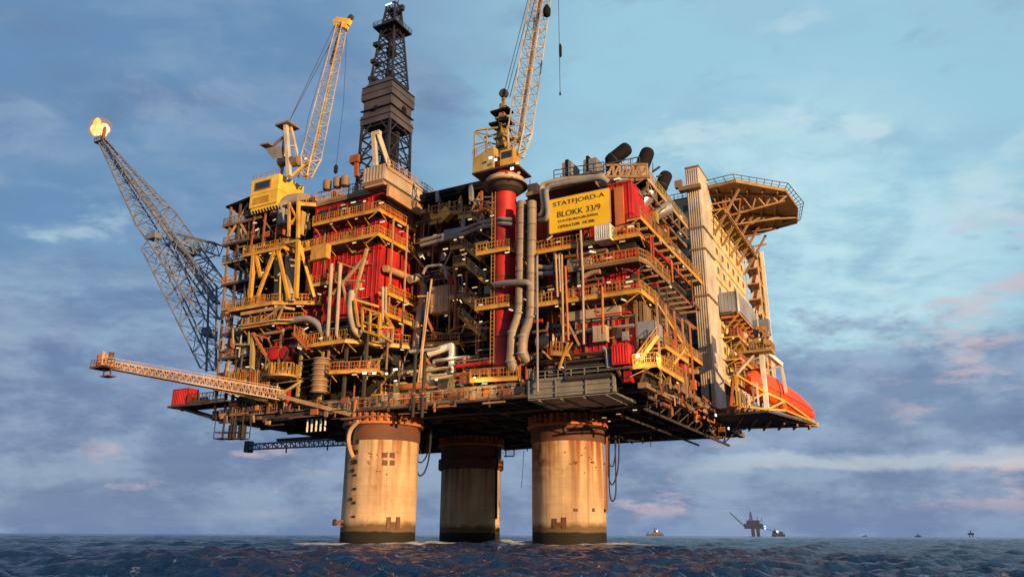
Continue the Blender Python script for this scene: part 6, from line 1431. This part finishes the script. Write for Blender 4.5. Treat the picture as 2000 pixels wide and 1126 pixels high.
# ---------------------------------------------------------------- far shipping and platforms on the horizon
def far(px, dist, z=0.0, side=0.0):
    z += SEA_Z
    d = ray(px, 1046); h = math.hypot(d[0], d[1]); return vec(CLu + d[0] / h * dist + d[1] / h * side, CLv + d[1] / h * dist - d[0] / h * side, z)
def farbox(px0, px1, y0, y1, dist, depth):          # block between photo columns, heights in photo pixels over the waterline
    k = dist / 1575; a, b = far(px0, dist), far(px1, dist); f = (b - a).normalized(); g = vec(-f.y, f.x, 0) * depth
    return [a + vec(0, 0, y0 * k), b + vec(0, 0, y0 * k), b + g + vec(0, 0, y0 * k), a + g + vec(0, 0, y0 * k), a + vec(0, 0, y1 * k), b + vec(0, 0, y1 * k), b + g + vec(0, 0, y1 * k), a + g + vec(0, 0, y1 * k)]
D1 = 3400
fp_ = thing('distant_platform', 'hazy distant oil platform on the horizon with a derrick and flare boom', 'oil platform', far(1475, D1, -3))
part('deck', MB().hexa(farbox(1455, 1492, 14, 23, D1, 70)), 'hazesteel', fp_)
part('upper_block', MB().hexa(farbox(1460, 1486, 23.1, 29, D1, 50)), 'hazesteel', fp_)
for a_, b_ in ((1468, 1475), (1478, 1485)): part('leg', MB().hexa(farbox(a_, b_, -2, 13.9, D1, 15)), 'hazesteel', fp_)
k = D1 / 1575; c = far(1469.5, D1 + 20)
mb = MB(); lattice(mb, c + vec(0, 0, 29 * k), c + vec(0, 0, 44 * k), 5, 1.6, 6, 1.4, .8, side=(1, 0, 0)); part('derrick', mb, 'hazesteel', fp_)
mb = MB(); lattice(mb, far(1456, D1, 18 * k), far(1429, D1, 43 * k), 3, 1.2, 10, 1.3, .8); part('flare_boom', mb, 'hazesteel', fp_)
for a_, h_ in ((1480, 33), (1488, 31)): part('crane', MB().bar(far(a_, D1, 26 * k), far(a_ + 3, D1, h_ * k + 4), 2.0), 'hazesteel', fp_)
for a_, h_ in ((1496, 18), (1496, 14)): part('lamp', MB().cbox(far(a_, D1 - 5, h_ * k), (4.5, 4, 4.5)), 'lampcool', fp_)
part('gangway', MB().bar(far(1490, D1, 14 * k), far(1508, D1, 11 * k), 2.2), 'hazesteel', fp_)
def ship(name, cat, label, px0, px1, dist, hull_h, blocks, light=None, m='hazesteel'):
    t = thing(name, label, cat, far((px0 + px1) / 2, dist))
    kk = dist / 1575; q = farbox(px0, px1, -1, hull_h, dist, 18)
    q[0] = q[0].lerp(q[1], .06); q[1] = q[1].lerp(q[0], .08); part('hull', MB().hexa(q), m, t)
    for b0, b1, h0, h1, mm in blocks: part('superstructure', MB().hexa(farbox(b0, b1, h0, h1, dist - 1, 14)), mm, t)
    for lx, lh, s_ in light or []: part('lamp', MB().cbox(far(lx, dist - 8, lh * kk), (s_, s_, s_)), 'flood', t)
    return t
s = ship('tanker', 'ship', 'pale distant tanker with lit bridge left of the distant platform', 1262, 1297, 3300, 3.6, [(1272, 1294, 3.7, 6.5, 'hazepale'), (1276, 1289, 6.6, 10.5, 'hazepale'), (1278, 1280, 10.6, 15, 'hazesteel'), (1265, 1267, 3.7, 8, 'hazesteel')], [(1284, 9, 4.5)], 'hull')
s = ship('supply_ship', 'ship', 'dark supply ship with a white light close to the distant platform', 1508, 1534, 3300, 5, [(1509, 1519, 5.1, 10, 'hazesteel'), (1522, 1530, 5.1, 9, 'hazesteel'), (1513, 1515, 10.1, 14, 'hazesteel')], [(1519, 9, 5)])
ship('small_boat', 'boat', 'tiny faint boat on the horizon right of the supply ship', 1684, 1694, 6000, 1.2, [(1689, 1692, 1.3, 3, 'hazesteel')])
ship('fishing_boat', 'boat', 'small faint fishing boat with a mast near the right horizon', 1786, 1800, 5200, 1.8, [(1791, 1796, 1.9, 4, 'hazesteel'), (1792.5, 1793.2, 4.1, 8, 'hazesteel')])
bq = thing('far_rig', 'faint tiny rig on legs at the far right of the horizon', 'oil rig', far(1897, 7000)); part('deck', MB().hexa(farbox(1891, 1903, 3.5, 7, 7000, 60)), 'hazesteel', bq)
for a_ in (1893, 1899): part('leg', MB().hexa(farbox(a_, a_ + 2, -1, 3.4, 7000, 10)), 'hazesteel', bq)
part('derrick', MB().hexa(farbox(1896, 1898, 7.1, 11, 7000, 10)), 'hazesteel', bq)

# ---------------------------------------------------------------- light from the lit floodlamps the photograph shows
for i_, (p, e_) in enumerate(((V(770, 748, -3.2), 420), (V(850, 745, -3.2), 420), (V(925, 742, -3.2), 420), (V(755, 722, -2.5), 350), (V(1246, 690, -3.6), 500), (V(1290, 700, -1), 400), (V(1008, 330, -4), 260), (V(880, 690, 2), 300), (U(1440, 640, 13.5), 500))):
    l_ = bpy.data.lights.new('floodlamp', 'POINT'); l_.energy = e_; l_.color = (1, .66, .32); l_.shadow_soft_size = .3
    o = bpy.data.objects.new('floodlamp', l_); C.objects.link(o); o.location = W(p)
for p in (V(770, 748, -3.2), V(850, 745, -3.2), V(925, 742, -3.2)): add_lamp(deck, p + vec(0, .35, .5), .6, .25, m='flood')
